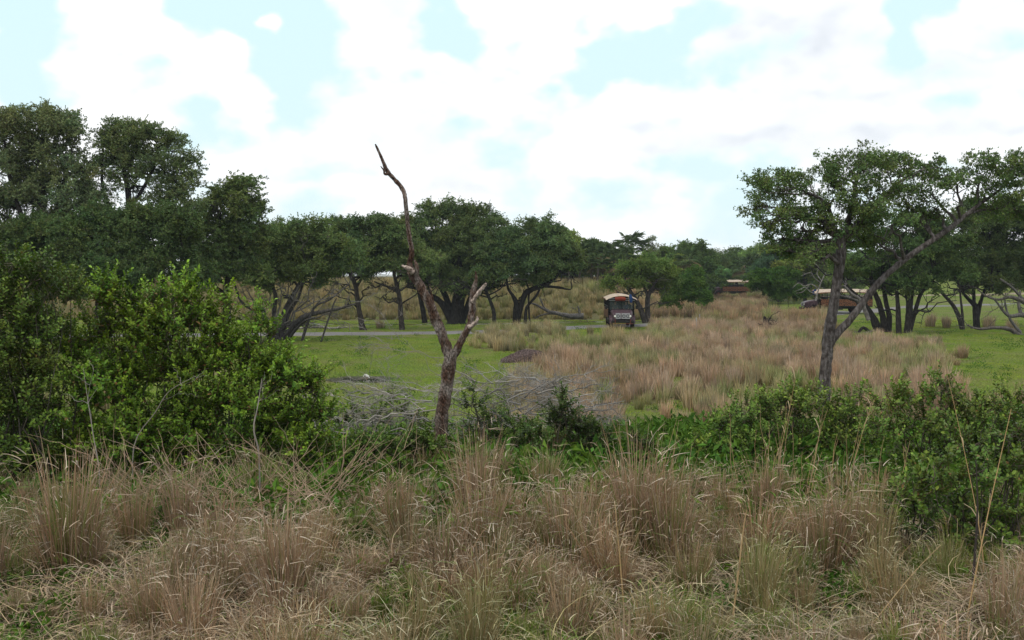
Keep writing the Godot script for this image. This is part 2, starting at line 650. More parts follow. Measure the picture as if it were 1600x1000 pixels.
	mat("blue_roll", Color(0.1, 0.2, 0.36), 0.85)
	mat("lamp_lens", Color(0.92, 0.92, 0.88), 0.1)
	var pane := mat("windscreen", Color(0.5, 0.6, 0.6, 0.1), 0.05)
	pane.transparency = BaseMaterial3D.TRANSPARENCY_ALPHA
	pane.vertex_color_use_as_albedo = false
	mat("cloth", Color.WHITE, 0.9)
	mat("feather", Color(0.93, 0.93, 0.9), 0.8)


# ------------------------------------------------------------------ sky
var puffs := FastNoiseLite.new()
var wisps := FastNoiseLite.new()
# where the cloud cover is thin (+) or thick (-), in the same 1/1600 units as the lens: centre, half sizes, how much
const GAPS := [[35, 60, 50, 90, 1.0], [75, 165, 60, 30, 0.8], [345, 15, 70, 60, 1.2], [480, 70, 70, 90, 1.2], [395, 110, 75, 65, 0.8], [437, 50, 22, 20, -1.6], [350, 92, 32, 38, -1.5], [402, 155, 42, 28, -1.6], [690, 25, 42, 50, 1.1], [625, 105, 40, 30, 0.5], [705, 78, 28, 18, 0.8],
	[985, 85, 85, 38, 1.3], [920, 110, 45, 28, 1.0], [1095, 28, 55, 32, 1.1], [1400, 60, 20, 45, 0.9], [1450, 12, 55, 28, 1.1], [1020, 292, 120, 30, 0.65], [1130, 262, 110, 24, 0.75], [1000, 340, 150, 36, 0.5], [500, 266, 90, 12, 0.45], [350, 226, 90, 20, 0.5], [690, 214, 60, 14, 0.4], [790, 245, 40, 20, 0.4],
	[1195, 146, 34, 12, 0.5], [440, 320, 150, 25, 0.3], [1180, 330, 100, 50, 0.5], [320, 190, 40, 22, 0.6], [455, 180, 30, 30, 0.6], [10, 110, 40, 40, 0.8], [265, 120, 40, 40, 0.5], [20, 20, 40, 30, 0.8], [560, 160, 50, 40, 0.3], [850, 130, 30, 20, 0.4]]
const GREYS := [[1235, 72, 75, 42, 0.9], [1170, 226, 150, 22, 0.8], [1460, 118, 120, 22, 0.6], [1500, 212, 170, 18, 0.6], [1010, 240, 90, 12, 0.6], [1530, 90, 80, 10, 0.6], [720, 290, 120, 14, 0.4], [640, 40, 50, 40, 0.3], [560, 250, 100, 12, 0.4], [1330, 160, 80, 14, 0.6], [200, 150, 70, 16, 0.3], [1000, 205, 80, 10, 0.5]]


func sky_color(az: float, el: float) -> Color:
	var dir := Vector3(sin(az) * cos(el), sin(el), -cos(az) * cos(el))
	var lay := Vector3(dir.x, dir.y * 1.7, dir.z)
	var n := puffs.get_noise_3dv(lay * 100.0)
	var fine := wisps.get_noise_3dv(lay * 100.0)
	var cover := 0.5
	var grey := 0.0
	if absf(az) < 0.62 and el < 0.5:
		var u := 800.0 + tan(az) * F
		var v := HZ - tan(el) * F / cos(az)
		u += wisps.get_noise_3dv(lay * 55.0 + Vector3(40, 0, 0)) * 45.0 + puffs.get_noise_3dv(lay * 420.0) * 20.0
		v += wisps.get_noise_3dv(lay * 55.0 + Vector3(0, 40, 0)) * 34.0 + puffs.get_noise_3dv(lay * 420.0 + Vector3(0, 50, 0)) * 16.0
		for g in GAPS:
			var a: float = (u - g[0]) / g[2]
			var b: float = (v - g[1]) / g[3]
			var q := a * a + b * b
			if q < 5.0:
				cover -= g[4] * exp(-q * q * 0.6)
		for g in GREYS:
			var a: float = (u - g[0]) / g[2]
			var b: float = (v - g[1]) / g[3]
			var q := a * a + b * b
			if q < 5.0:
				grey += g[4] * exp(-q)
	else:
		cover += 1.3 * puffs.get_noise_3dv(lay * 45.0)
		grey = 0.1
	grey += clampf(puffs.get_noise_3dv(lay * 70.0 + Vector3(9, 9, 9)) * 1.1, 0.0, 0.45)
	var low := exp(-el * 7.0)
	var soft := 0.2 + 0.42 * low
	var c := smoothstep(-0.08 - soft, 0.22 + soft, cover + n * 0.75 + fine * 1.05)
	var blue := Color(0.72, 0.98, 1.05).lerp(Color(0.85, 0.99, 1.04), low)
	var white := Color(1.16, 1.17, 1.19).lerp(Color(0.76, 0.82, 0.9), clampf(grey, 0.0, 1.0) * (0.75 + fine))
	white = white.lerp(Color(0.97, 1.02, 1.04), low * 0.5)
	return blue.lerp(white, c)


func make_sky() -> PanoramaSkyMaterial:
	puffs.seed = 21
	puffs.frequency = 0.055
	puffs.fractal_octaves = 5
	wisps.seed = 22
	wisps.frequency = 0.12
	wisps.fractal_octaves = 5
	var w := 3072
	var h := 1536
	var data := PackedFloat32Array()
	data.resize(w * h * 3)
	var below := Color(0.16, 0.17, 0.1)
	for y in range(0, h, 4):
		for x in range(0, w, 4):
			var el := PI * (0.5 - (y + 0.5) / h)
			var az := wrapf(TAU * (x + 0.5) / w, -PI, PI)
			if el < -0.02:
				for k in 4:
					for j in 4:
						var o := ((y + k) * w + x + j) * 3
						data[o] = below.r
						data[o + 1] = below.g
						data[o + 2] = below.b
				continue
			var near := absf(az) < 0.55 and el < 0.42
			var c := sky_color(az, maxf(el, 0.0))
			for k in 4:
				for j in 4:
					if near:
						c = sky_color(wrapf(TAU * (x + j + 0.5) / w, -PI, PI), maxf(0.0, PI * (0.5 - (y + k + 0.5) / h)))
					var o := ((y + k) * w + x + j) * 3
					data[o] = c.r
					data[o + 1] = c.g
					data[o + 2] = c.b
	var m := PanoramaSkyMaterial.new()
	m.panorama = ImageTexture.create_from_image(Image.create_from_data(w, h, false, Image.FORMAT_RGBF, data.to_byte_array()))
	return m


# ------------------------------------------------------------------ ground
func tall_grass(x: float, d: float) -> float:       # how densely tall grass grows there, 0 to 1
	var u := 800.0 + x / d * F
	var n := patch.get_noise_2d(x, d)
	if d < 22.0:
		return 1.0
	if d < 38.0 and (u > 1490.0 or u < 300.0):
		return 0.15
	if d < 100.0:
		var lo := 800.0
		if d < 28.0:
			lo = 770.0
		if d > 49.0 and d < 66.0:
			lo = 845.0 + 40.0 * n + 20.0 * rough.get_noise_2d(x * 2.0, d * 2.0)
		elif d >= 66.0 and d < 93.0:
			lo = 740.0 + 50.0 * n
		var hi := 1475.0 + 110.0 * n + 60.0 * rough.get_noise_2d(x * 2.0, d * 2.0) if d < 76.0 else 1290.0 + 60.0 * n
		if d > 93.0:
			lo = 1000.0
		if u < lo or u > hi:
			return 0.0
		if d > 84.0 and u > 880.0 and u < 1015.0:
			return 0.0
		var dens := 0.9
		if d > 64.0 and u < 1010.0:
			dens = 0.75 if n > -0.1 else 0.12
		elif d < 38.0 and u < 1110.0 and u > 960.0:
			dens = 0.25
		elif n < -0.28:
			dens = 0.2
		if u > 1180.0 and u < 1290.0 and d > 70.0 and d < 78.0:
			dens = 0.1
		return dens
	if d < 112.0:
		return 0.8 if u > 1090.0 and u < 1300.0 and d < 127.0 else 0.0
	if u < 1010.0:
		return 0.9 if n > -0.35 else 0.4
	if u < 1195.0:
		return (0.85 if n > -0.3 else 0.3) if d > 116.0 and d < 194.0 else 0.0
	if u < 1300.0:
		return 0.85 if d < 126.0 else 0.0
	return 0.0


func ground_tint(x: float, d: float) -> Color:
	var n := patch.get_noise_2d(x * 1.7 + 60.0, d * 1.7)
	var n2 := rough.get_noise_2d(x * 3.1, d * 3.1)
	var lawn := Color(0.17, 0.26, 0.034).lerp(Color(0.25, 0.28, 0.06), clampf(0.4 + n * 0.9 + n2 * 0.4, 0.0, 1.0))
	var straw := Color(0.21, 0.16, 0.1).lerp(Color(0.12, 0.12, 0.045), clampf(0.3 + n * 1.2, 0.0, 1.0))
	if d < 3.0:
		return straw
	lawn = lawn.lerp(Color(0.29, 0.24, 0.15), 0.7 * smoothstep(0.3, 0.5, n2 + 0.5 * n))
	var g := tall_grass(x, d)
	var u := 800.0 + x / d * F
	if d < 32.0:
		return straw.lerp(lawn, smoothstep(15.0, 19.0, d) * (0.8 if u < 800.0 or u > 1480.0 else 0.4))
	var c := lawn.lerp(straw, g * 0.8)
	if d > 64.0 and d < 70.0 and u > 820.0 and u < 930.0:
		c = c.lerp(Color(0.36, 0.28, 0.2), smoothstep(0.0, 0.25, n2 + 0.15))
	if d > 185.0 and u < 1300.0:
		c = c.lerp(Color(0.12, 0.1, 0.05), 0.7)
	return c


func terrain() -> void:
	var zs := []
	var d := -25.0
	while d < 900.0:
		zs.append(d)
		d += 0.6 if d > 4.0 and d < 24.0 else (1.0 if d > -5 and d < 120.0 else maxf(2.0, absf(d) * 0.02))
	var xs := []
	for i in range(-120, 121):
		var t := i / 120.0
		xs.append(signf(t) * (absf(t) * 60.0 + pow(absf(t), 4.0) * 640.0))
	var mb := MB.new()
	for q in zs:
		for x in xs:
			var p := Vector3(x, H(x, -q), -q)
			var e := 0.5
			var nn := Vector3(H(x - e, -q) - H(x + e, -q), 2 * e, H(x, -q - e) - H(x, -q + e)).normalized()
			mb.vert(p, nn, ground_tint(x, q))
	var w := xs.size()
	for i in zs.size() - 1:
		for j in w - 1:
			var a := i * w + j
			mb.tri(a, a + w, a + 1)
			mb.tri(a + 1, a + w, a + w + 1)
	tag(part("ground", mb.mesh(M.earth)), "", "", "", "structure")


func ribbon(called: String, line: Array, wide: float, up: float, m: Material, col: Color, edge := 0.5) -> void:
	var c := Curve3D.new()
	for i in line.size():
		var p: Vector3 = line[i]
		var a: Vector3 = line[maxi(i - 1, 0)]
		var b: Vector3 = line[mini(i + 1, line.size() - 1)]
		c.add_point(p, (a - b) / 6.0, (b - a) / 6.0)
	var l := c.get_baked_length()
	var n := int(l / 1.2)
	var mb := MB.new()
	for i in n + 1:
		var p := c.sample_baked(l * i / n)
		var q := c.sample_baked(minf(l, l * i / n + 0.5)) - c.sample_baked(maxf(0, l * i / n - 0.5))
		var s := Vector3(-q.z, 0, q.x).normalized()
		for k in 7:
			var t := (k - 3) / 3.0
			var f := wide * 0.5 * t + (edge * rough.get_noise_2d(p.x * 6.0 + k * 50, p.z * 6.0) if absf(t) == 1.0 else 0.0)
			var o := p + s * f
			o.y = H(o.x, o.z) + (up if absf(t) < 1.0 else -0.05)
			mb.vert(o, Vector3.UP, vary(col, 0.16, 0.03))
	for i in n:
		for k in 6:
			var a := i * 7 + k
			mb.tri(a, a + 7, a + 1)
			mb.tri(a + 1, a + 7, a + 8)
	tag(part(called, mb.mesh(m)), "", "", "", "structure")


func pool(called: String, c: Vector3, rx: float, rz: float, up: float, m: Material, col: Color, level: float) -> Node3D:
	var mb := MB.new()
	var o := mb.vert(Vector3(c.x, level + up, c.z), Vector3.UP, col)
	for i in 28:
		var a := TAU * i / 28
		var k := 1.0 + 0.3 * rough.get_noise_2d(cos(a) * 9.0 + c.x * 5.0, sin(a) * 9.0 + c.z * 5.0)
		mb.vert(Vector3(c.x + cos(a) * rx * k, level + up, c.z + sin(a) * rz * k), Vector3.UP, col)
	for i in 28:
		mb.tri(o, o + 1 + i, o + 1 + (i + 1) % 28)
	return tag(part(called, mb.mesh(m)), "", "", "", "structure")


func grow(called: String, meshes: Array, spots: Array, label: String, size: Callable, tint: Callable) -> void:   # grass nobody could count: one object for each kind of tuft
	var lists := []
	for m in meshes:
		lists.append([[], []])
	for p in spots:
		var k := rng.randi() % meshes.size()
		var s: float = size.call(p)
		var turn := Basis(Vector3.UP, rng.randf() * TAU) * Basis(Vector3.RIGHT, r2(-0.12, 0.12))
		lists[k][0].append(Transform3D(turn.scaled(Vector3(s * r2(0.85, 1.2), s, s * r2(0.85, 1.2))), Vector3(p.x, H(p.x, p.z) - 0.03, p.z)))
		lists[k][1].append(tint.call(p))
	for k in meshes.size():
		if lists[k][0].size():
			tag(scatter(called, meshes[k], lists[k][0], lists[k][1]), label, "grass", "", "stuff")


# ------------------------------------------------------------------ vehicles and people
func make_wheel(root: Node3D, x: float, z: float) -> void:
	var w := Node3D.new()
	w.name = "wheel"
	root.add_child(w, true)
	w.position = Vector3(x, 0.52, z)
	var b := Basis(Vector3.FORWARD, PI / 2)
	var t := MB.new()
	lathe(t, [Vector2(0.3, -0.15), Vector2(0.46, -0.16), Vector2(0.52, -0.1), Vector2(0.52, 0.1), Vector2(0.46, 0.16), Vector2(0.3, 0.15)], 22, b, Vector3.ZERO)
	part("tyre", t.mesh(M.tyre), w)
	var r := MB.new()
	lathe(r, [Vector2(0.0, 0.1), Vector2(0.1, 0.12), Vector2(0.12, 0.08), Vector2(0.26, 0.06), Vector2(0.31, 0.13), Vector2(0.31, -0.13), Vector2(0.26, -0.06), Vector2(0.0, -0.1)], 18, b, Vector3.ZERO)
	part("rim", r.mesh(M.muddy_rim), w)


func make_truck(where: Vector3, turn: float, label: String) -> Node3D:      # front looks along +z
	var t := thing("open_sided_truck", label, "truck", where, "open sided touring trucks on the road", turn)
	var ch := MB.new()
	box(ch, Vector3(-0.45, 0.72, -0.1), Vector3(0.16, 0.24, 8.0))
	box(ch, Vector3(0.45, 0.72, -0.1), Vector3(0.16, 0.24, 8.0))
	for z in [-3.6, -2.0, 0.0, 2.0, 3.6]:
		box(ch, Vector3(0, 0.72, z), Vector3(1.9, 0.12, 0.14))
	part("chassis", ch.mesh(M.frame_metal), t)
	for s in [-1.0, 1.0]:
		for z in [3.0, -2.5]:
			make_wheel(t, s * 0.98, z)
	# the hood: outlines across the truck, narrower and lower to the front
	var hd := MB.new()
	var rows := []
	for r in [[2.45, 1.02, 1.78], [2.9, 1.0, 1.74], [3.5, 0.96, 1.66], [4.0, 0.88, 1.52], [4.15, 0.84, 1.36], [4.17, 0.84, 0.92]]:
		rows.append([Vector3(-r[1], 0.86, r[0]), Vector3(-r[1], r[2] - 0.16, r[0]), Vector3(-r[1] + 0.14, r[2] - 0.03, r[0]), Vector3(0, r[2], r[0]), Vector3(r[1] - 0.14, r[2] - 0.03, r[0]), Vector3(r[1], r[2] - 0.16, r[0]), Vector3(r[1], 0.86, r[0])])
	for i in rows.size() - 1:
		for k in 6:
			hd.face(rows[i][k], rows[i][k + 1], rows[i + 1][k + 1], rows[i + 1][k], Color.WHITE)
	part("hood", hd.mesh(M.hood_paint), t)
	for s in [-1.0, 1.0]:
		var fd := MB.new()
		for k in 7:       # a rounded mudguard over each front wheel
			var a0 := PI * k / 7.0
			var a1 := PI * (k + 1) / 7.0
			var p0 := Vector3(0, 0.52 + sin(a0) * 0.72, 3.0 + cos(a0) * 0.72)
			var p1 := Vector3(0, 0.52 + sin(a1) * 0.72, 3.0 + cos(a1) * 0.72)
			fd.face(p0 + Vector3(s * 0.8, 0, 0), p1 + Vector3(s * 0.8, 0, 0), p1 + Vector3(s * 1.2, 0, 0), p0 + Vector3(s * 1.2, 0, 0), Color.WHITE)
			fd.face(p0 + Vector3(s * 1.2, 0, 0), p1 + Vector3(s * 1.2, 0, 0), p1 + Vector3(s * 1.2, -0.08, 0), p0 + Vector3(s * 1.2, -0.08, 0), Color.WHITE)
		part("mudguard", fd.mesh(M.hood_paint), t)
		var hl := MB.new()
		lathe(hl, [Vector2(0.0, 0.05), Vector2(0.08, 0.04), Vector2(0.1, 0.0), Vector2(0.1, -0.08)], 14, Basis(Vector3.RIGHT, PI / 2), Vector3(s * 0.7, 1.18, 4.2))
		part("headlight", hl.mesh(M.lamp_lens), t)
		var mi := MB.new()
		box(mi, Vector3(s * 1.42, 1.95, 2.5), Vector3(0.2, 0.34, 0.06), Color.WHITE, 0.02)
		tube(mi, [Vector3(s * 1.12, 1.8, 2.45), Vector3(s * 1.42, 1.95, 2.47)], [0.02, 0.02], 5, Color.WHITE)
		part("mirror", mi.mesh(M.frame_metal), t)
	for p in [[-0.42, 1], [0.28, 2]]:       # two white plates with dark rings on the nose
		var w := 0.46 if p[1] == 1 else 0.78
		var pl := part("nose_plate", slab(Vector3(w, 0.52, 0.03), M.white_plate, 0.01, Vector3(p[0], 1.2, 4.2)), t)
		var spots := [0.0] if p[1] == 1 else [-0.18, 0.18]
		for o in spots:
			var rg := MB.new()
			lathe(rg, [Vector2(0.1, 0.0), Vector2(0.1, 0.012), Vector2(0.15, 0.012), Vector2(0.15, 0.0)], 16, Basis(Vector3.RIGHT, PI / 2), Vector3(p[0] + o, 1.2, 4.214))
			part("dark_ring", rg.mesh(M.dark_ring), pl)
	part("bumper", slab(Vector3(2.1, 0.22, 0.16), M.frame_metal, 0.04, Vector3(0, 0.68, 4.34)), t)
	var bb := MB.new()
	for s in [-0.7, 0.7]:
		tube(bb, [Vector3(s, 0.45, 4.46), Vector3(s, 0.9, 4.46)], [0.04, 0.04], 7, Color.WHITE)
	tube(bb, [Vector3(-0.95, 0.5, 4.46), Vector3(0.95, 0.5, 4.46)], [0.035, 0.035], 7, Color.WHITE)
	part("bull_bar", bb.mesh(M.muddy_rim), t)
	# body: floor, side walls and tail
	part("floor_deck", slab(Vector3(2.36, 0.1, 6.9), M.frame_metal, 0.0, Vector3(0, 0.92, -1.0)), t)
	for s in [-1.0, 1.0]:
		part("side_wall", slab(Vector3(0.07, 0.86, 6.6), M.painted_panel, 0.02, Vector3(s * 1.2, 1.41, -1.15)), t)
		part("skirt_box", slab(Vector3(0.3, 0.34, 2.2), M.frame_metal, 0.03, Vector3(s * 1.0, 0.66, 0.4)), t)
		for z in [2.3, 0.7, -0.9, -2.5, -4.35]:
			var po := MB.new()
			tube(po, [Vector3(s * 1.2, 1.0, z), Vector3(s * 1.18, 2.72, z)], [0.045, 0.04], 7, Color.WHITE)
			part("roof_post", po.mesh(M.frame_metal), t)
		var ra := MB.new()
		tube(ra, [Vector3(s * 1.2, 2.05, 2.3), Vector3(s * 1.2, 2.05, -4.35)], [0.03, 0.03], 6, Color.WHITE)
		part("rail", ra.mesh(M.frame_metal), t)
	part("tailboard", slab(Vector3(2.3, 1.0, 0.08), M.painted_panel, 0.02, Vector3(0, 1.45, -4.45)), t)
	part("rear_screen", slab(Vector3(2.3, 0.9, 0.04), M.seat_cover, 0.0, Vector3(0, 2.36, -4.42)), t)
	part("dashboard", slab(Vector3(2.1, 0.5, 0.3), M.frame_metal, 0.05, Vector3(0, 1.55, 2.4)), t)
	var ws := part("windscreen", slab(Vector3(2.2, 0.95, 0.02), M.windscreen, 0.0, Vector3(0, 2.24, 2.42)), t)
	var wf := MB.new()
	for x in [-1.12, 0.0, 1.12]:
		box(wf, Vector3(x, 2.24, 2.44), Vector3(0.06, 1.0, 0.06))
	part("frame", wf.mesh(M.frame_metal), ws)
	for z in [1.5, 0.3, -0.9, -2.1, -3.3]:
		var se := MB.new()
		box(se, Vector3(0, 1.53, z), Vector3(2.1, 0.14, 0.5), Color.WHITE, 0.03)
		box(se, Vector3(0, 1.86, z - 0.24), Vector3(2.1, 0.6, 0.1), Color.WHITE, 0.03)
		part("seat", se.mesh(M.seat_cover), t)
	# canvas roof, bowed across and along, with a hanging edge
	var ro := MB.new()
	var nx := 10
	var nz := 14
	for i in nz + 1:
		for k in nx + 1:
			var a := (k / float(nx)) * 2.0 - 1.0
			var z := lerpf(-4.6, 3.0, i / float(nz))
			var e := absf(z + 0.8) / 3.8
			ro.vert(Vector3(a * 1.46, 3.18 - 0.4 * a * a - 0.14 * e * e * e + 0.025 * sin(z * 4.1) * (1.0 - a * a), z), Vector3(0.45 * a, 1, 0.1 * e).normalized(), Color.WHITE)
	for i in nz:
		for k in nx:
			var q := i * (nx + 1) + k
			ro.tri(q, q + 1, q + nx + 1)
			ro.tri(q + 1, q + nx + 2, q + nx + 1)
	var roof := part("canvas_roof", ro.mesh(M.canvas), t)
	var hem := MB.new()
	for s in [-1.0, 1.0]:
		for i in nz:
			var z0 := lerpf(-4.6, 3.0, i / float(nz))
			var z1 := lerpf(-4.6, 3.0, (i + 1) / float(nz))
			var y0 := 2.8 - 0.14 * pow(absf(z0 + 0.8) / 3.8, 3.0)
			var y1 := 2.8 - 0.14 * pow(absf(z1 + 0.8) / 3.8, 3.0)
			var dp := 0.12 + 0.03 * sin(i * 1.7)
			hem.face(Vector3(s * 1.46, y0, z0), Vector3(s * 1.46, y1, z1), Vector3(s * 1.44, y1 - dp, z1), Vector3(s * 1.44, y0 - dp, z0), Color.WHITE)
	part("hem", hem.mesh(M.hem_cloth), roof)
	var rolls := MB.new()
	tube(rolls, [Vector3(-0.62, 2.72, 2.95), Vector3(-0.1, 2.76, 2.98), Vector3(0.3, 2.72, 2.95)], [0.2, 0.22, 0.18], 10, Color.WHITE, 0.08)
	part("red_bundle", rolls.mesh(M.red_roll), roof)
	var blue := MB.new()
	tube(blue, [Vector3(0.8, 3.1, 2.7), Vector3(0.84, 2.8, 3.06), Vector3(0.86, 2.45, 3.0)], [0.12, 0.17, 0.13], 9, Color.WHITE, 0.08)
	part("blue_bundle", blue.mesh(M.blue_roll), roof)
	var rack := MB.new()
	for y in [2.62, 2.78]:
		tube(rack, [Vector3(-1.2, y, 2.9), Vector3(1.2, y, 2.9)], [0.025, 0.025], 6, Color.WHITE)
	part("front_rack", rack.mesh(M.white_plate), roof)
	return t


func copy_truck(t: Node3D, where: Vector3, turn: float, label: String) -> Node3D:
	var c: Node3D = t.duplicate()
	c.name = numbered("open_sided_truck")
	add_child(c, true)
	c.position = where
	c.rotation.y = turn
	c.set_meta("label", label)
	return c


func person(t: Node3D, spot: Vector3, shirt: Color, hair: Color, label: String) -> void:     # sits on a bench of the truck t
	var o := thing("person", label, "person", t.transform * spot, "people riding in the trucks", t.rotation.y)
	var mb := MB.new()
	var skin := Color(0.36, 0.22, 0.15)
	var trousers := Color(0.08, 0.09, 0.12)
	# one body: pelvis, chest, neck and head as one lathed, flattened trunk, limbs grown out of it
	var prof := [[0.0, 0.16, 0.12], [0.12, 0.17, 0.125], [0.3, 0.155, 0.11], [0.45, 0.185, 0.12], [0.54, 0.17, 0.1], [0.585, 0.06, 0.06], [0.62, 0.055, 0.06], [0.66, 0.075, 0.085], [0.74, 0.085, 0.1], [0.81, 0.075, 0.09], [0.85, 0.03, 0.04]]
	var sides := 12
	for i in prof.size():
		for s in sides:
			var a := TAU * s / sides
			var col: Color = trousers if i == 0 else (shirt if i < 5 else (skin if i < 8 or (i < 10 and sin(a) > 0.2) else hair))
			mb.vert(Vector3(cos(a) * prof[i][1], prof[i][0], sin(a) * prof[i][2]), Vector3(cos(a), 0.1, sin(a)).normalized(), col)
	for i in prof.size() - 1:
		for s in sides:
			var a := i * sides + s
			var b := i * sides + (s + 1) % sides
			mb.tri(a, b, a + sides)
			mb.tri(b, b + sides, a + sides)
	for s in [-1.0, 1.0]:
		tube(mb, [Vector3(s * 0.15, 0.51, 0), Vector3(s * 0.24, 0.26, 0.04)], [0.055, 0.045], 7, shirt)
		tube(mb, [Vector3(s * 0.24, 0.26, 0.04), Vector3(s * 0.18, 0.16, 0.26)], [0.042, 0.03], 7, skin)
		tube(mb, [Vector3(s * 0.1, 0.06, 0.02), Vector3(s * 0.12, 0.08, 0.42)], [0.085, 0.06], 7, trousers)
		tube(mb, [Vector3(s * 0.12, 0.08, 0.42), Vector3(s * 0.12, -0.34, 0.44)], [0.058, 0.04], 7, trousers)
	part("body", mb.mesh(M.cloth), o)


# ------------------------------------------------------------------ the scene
func _ready() -> void:
	rng.seed = 7
	var cam := Camera3D.new()
	cam.name = "camera"
	add_child(cam)
	cam.position = Vector3(0, EYE, 0)
	cam.rotation.x = -atan((500.0 - HZ) / F)
	cam.fov = rad_to_deg(2.0 * atan(500.0 / F))
	cam.near = 0.2
	cam.far = 2000.0
	cam.current = true
	var env := Environment.new()
	env.background_mode = Environment.BG_SKY
	env.sky = Sky.new()
	env.sky.sky_material = make_sky()
	env.tonemap_mode = Environment.TONE_MAPPER_LINEAR
	env.tonemap_exposure = 1.0
	env.fog_enabled = true
	env.fog_density = 0.00018
	env.fog_light_color = Color(0.9, 0.95, 1.0)
	env.sdfgi_enabled = true
	env.ssao_enabled = true
	env.ssil_enabled = true
	var we := WorldEnvironment.new()
	we.name = "world"
	we.environment = env
	add_child(we)
	var sun := DirectionalLight3D.new()
	sun.name = "sun"
	sun.light_energy = 0.45
	sun.light_color = Color(1.0, 0.97, 0.91)
	sun.light_angular_distance = 14.0
	sun.shadow_enabled = true
	sun.rotation = Vector3(deg_to_rad(-62), deg_to_rad(-35), 0)
	add_child(sun)

	rough.seed = 31
	rough.frequency = 0.11
	patch.seed = 32
	patch.frequency = 0.085
	patch.fractal_octaves = 3
	materials()

	# ---- ground, road, water
	terrain()
	ribbon("road", [Vector3(-75, 0, -74), Vector3(-45, 0, -80), Vector3(-22, 0, -84.5), Vector3(-8, 0, -86.5), Vector3(0, 0, -90), Vector3(7, 0, -97), Vector3(14, 0, -101), Vector3(24, 0, -112), Vector3(42, 0, -131), Vector3(62, 0, -156), Vector3(95, 0, -176), Vector3(150, 0, -190)], 5.0, 0.05, M.gravel, Color(0.27, 0.26, 0.265), 1.3)
	ribbon("stream", [Vector3(-30, 0, -108), Vector3(-16, 0, -102), Vector3(-4, 0, -103), Vector3(4, 0, -107), Vector3(12, 0, -108), Vector3(20, 0, -107), Vector3(28, 0, -109)], 2.2, 0.035, M.water, Color(1, 1, 1), 0.9)
	ribbon("path", [Vector3(60, 0, -196), Vector3(75, 0, -197), Vector3(95, 0, -200), Vector3(130, 0, -205)], 3.0, 0.05, M.gravel, Color(0.36, 0.3, 0.21))
	pool("mud", ground(565, 48.2), 1.75, 1.6, 0.04, M.earth, Color(0.11, 0.11, 0.075), H(across(565, 48.2), -48.2))
	for p in [[541, 48.2, 0.22, 0.5], [549, 47.9, 0.26, 0.5], [559, 47.6, 0.26, 0.5], [568, 47.4, 0.2, 0.45], [579, 47.7, 0.32, 0.6], [592, 47.9, 0.4, 0.6]]:
		pool("puddle", ground(p[0], p[1]), p[2], p[3], 0.06, M.water, Color.WHITE, H(across(565, 48.2), -48.2))

	make_sets()
	near_trees()
	oaks()
	far_woods()
	shrubs()
	dead_wood()
	traffic()
	grasses()
	small_things()


func make_sets() -> void:
	var wood := Color(0.09, 0.075, 0.06)
	var mk := func(n: int, radius: float, tw: int, lv: int, l: float, w: float, a: Color, b: Color) -> Array:
		var out := []
		for i in n:
			out.append(spray(radius, tw, lv, l, w, a, b, M.leaf, wood))
		return out
	sets.oak = {"meshes": mk.call(4, 0.85, 15, 16, 0.15, 0.08, Color(0.068, 0.105, 0.036), Color(0.125, 0.165, 0.062)), "size": 0.8, "k": 5.8}
	sets.tall_oak = {"meshes": mk.call(4, 0.75, 13, 13, 0.12, 0.068, Color(0.078, 0.11, 0.044), Color(0.14, 0.165, 0.078)), "size": 0.7, "k": 5.6}
	sets.near = {"meshes": mk.call(4, 0.38, 9, 9, 0.078, 0.042, Color(0.06, 0.1, 0.034), Color(0.12, 0.17, 0.058)), "size": 0.34, "k": 4.6}
	sets.far = {"meshes": mk.call(4, 1.1, 15, 15, 0.24, 0.14, Color(0.085, 0.13, 0.042), Color(0.14, 0.19, 0.062)), "size": 1.1, "k": 7.0}
	sets.bush = {"meshes": mk.call(3, 0.5, 12, 14, 0.13, 0.075, Color(0.06, 0.11, 0.026), Color(0.115, 0.175, 0.045)), "size": 0.5, "k": 7.0}
	var sh := func(n: int, tall: float, lv: int, l: float, w: float, a: Color, b: Color) -> Array:
		var out := []
		for i in n:
			out.append(shoot(tall, lv, l, w, a, b, M.glossy_leaf, Color(0.13, 0.1, 0.06)))
		return out
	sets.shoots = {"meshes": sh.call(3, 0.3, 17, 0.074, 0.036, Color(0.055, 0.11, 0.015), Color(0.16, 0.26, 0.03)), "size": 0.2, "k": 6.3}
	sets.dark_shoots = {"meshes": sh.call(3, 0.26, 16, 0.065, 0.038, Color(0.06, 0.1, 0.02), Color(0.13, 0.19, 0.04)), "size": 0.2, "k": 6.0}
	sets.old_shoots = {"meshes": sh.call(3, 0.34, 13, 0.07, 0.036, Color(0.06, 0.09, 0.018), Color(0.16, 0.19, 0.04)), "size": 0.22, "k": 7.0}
	sets.cedar = {"meshes": sh.call(3, 0.24, 30, 0.05, 0.014, Color(0.035, 0.06, 0.022), Color(0.06, 0.1, 0.035)), "size": 0.18, "k": 8.0}


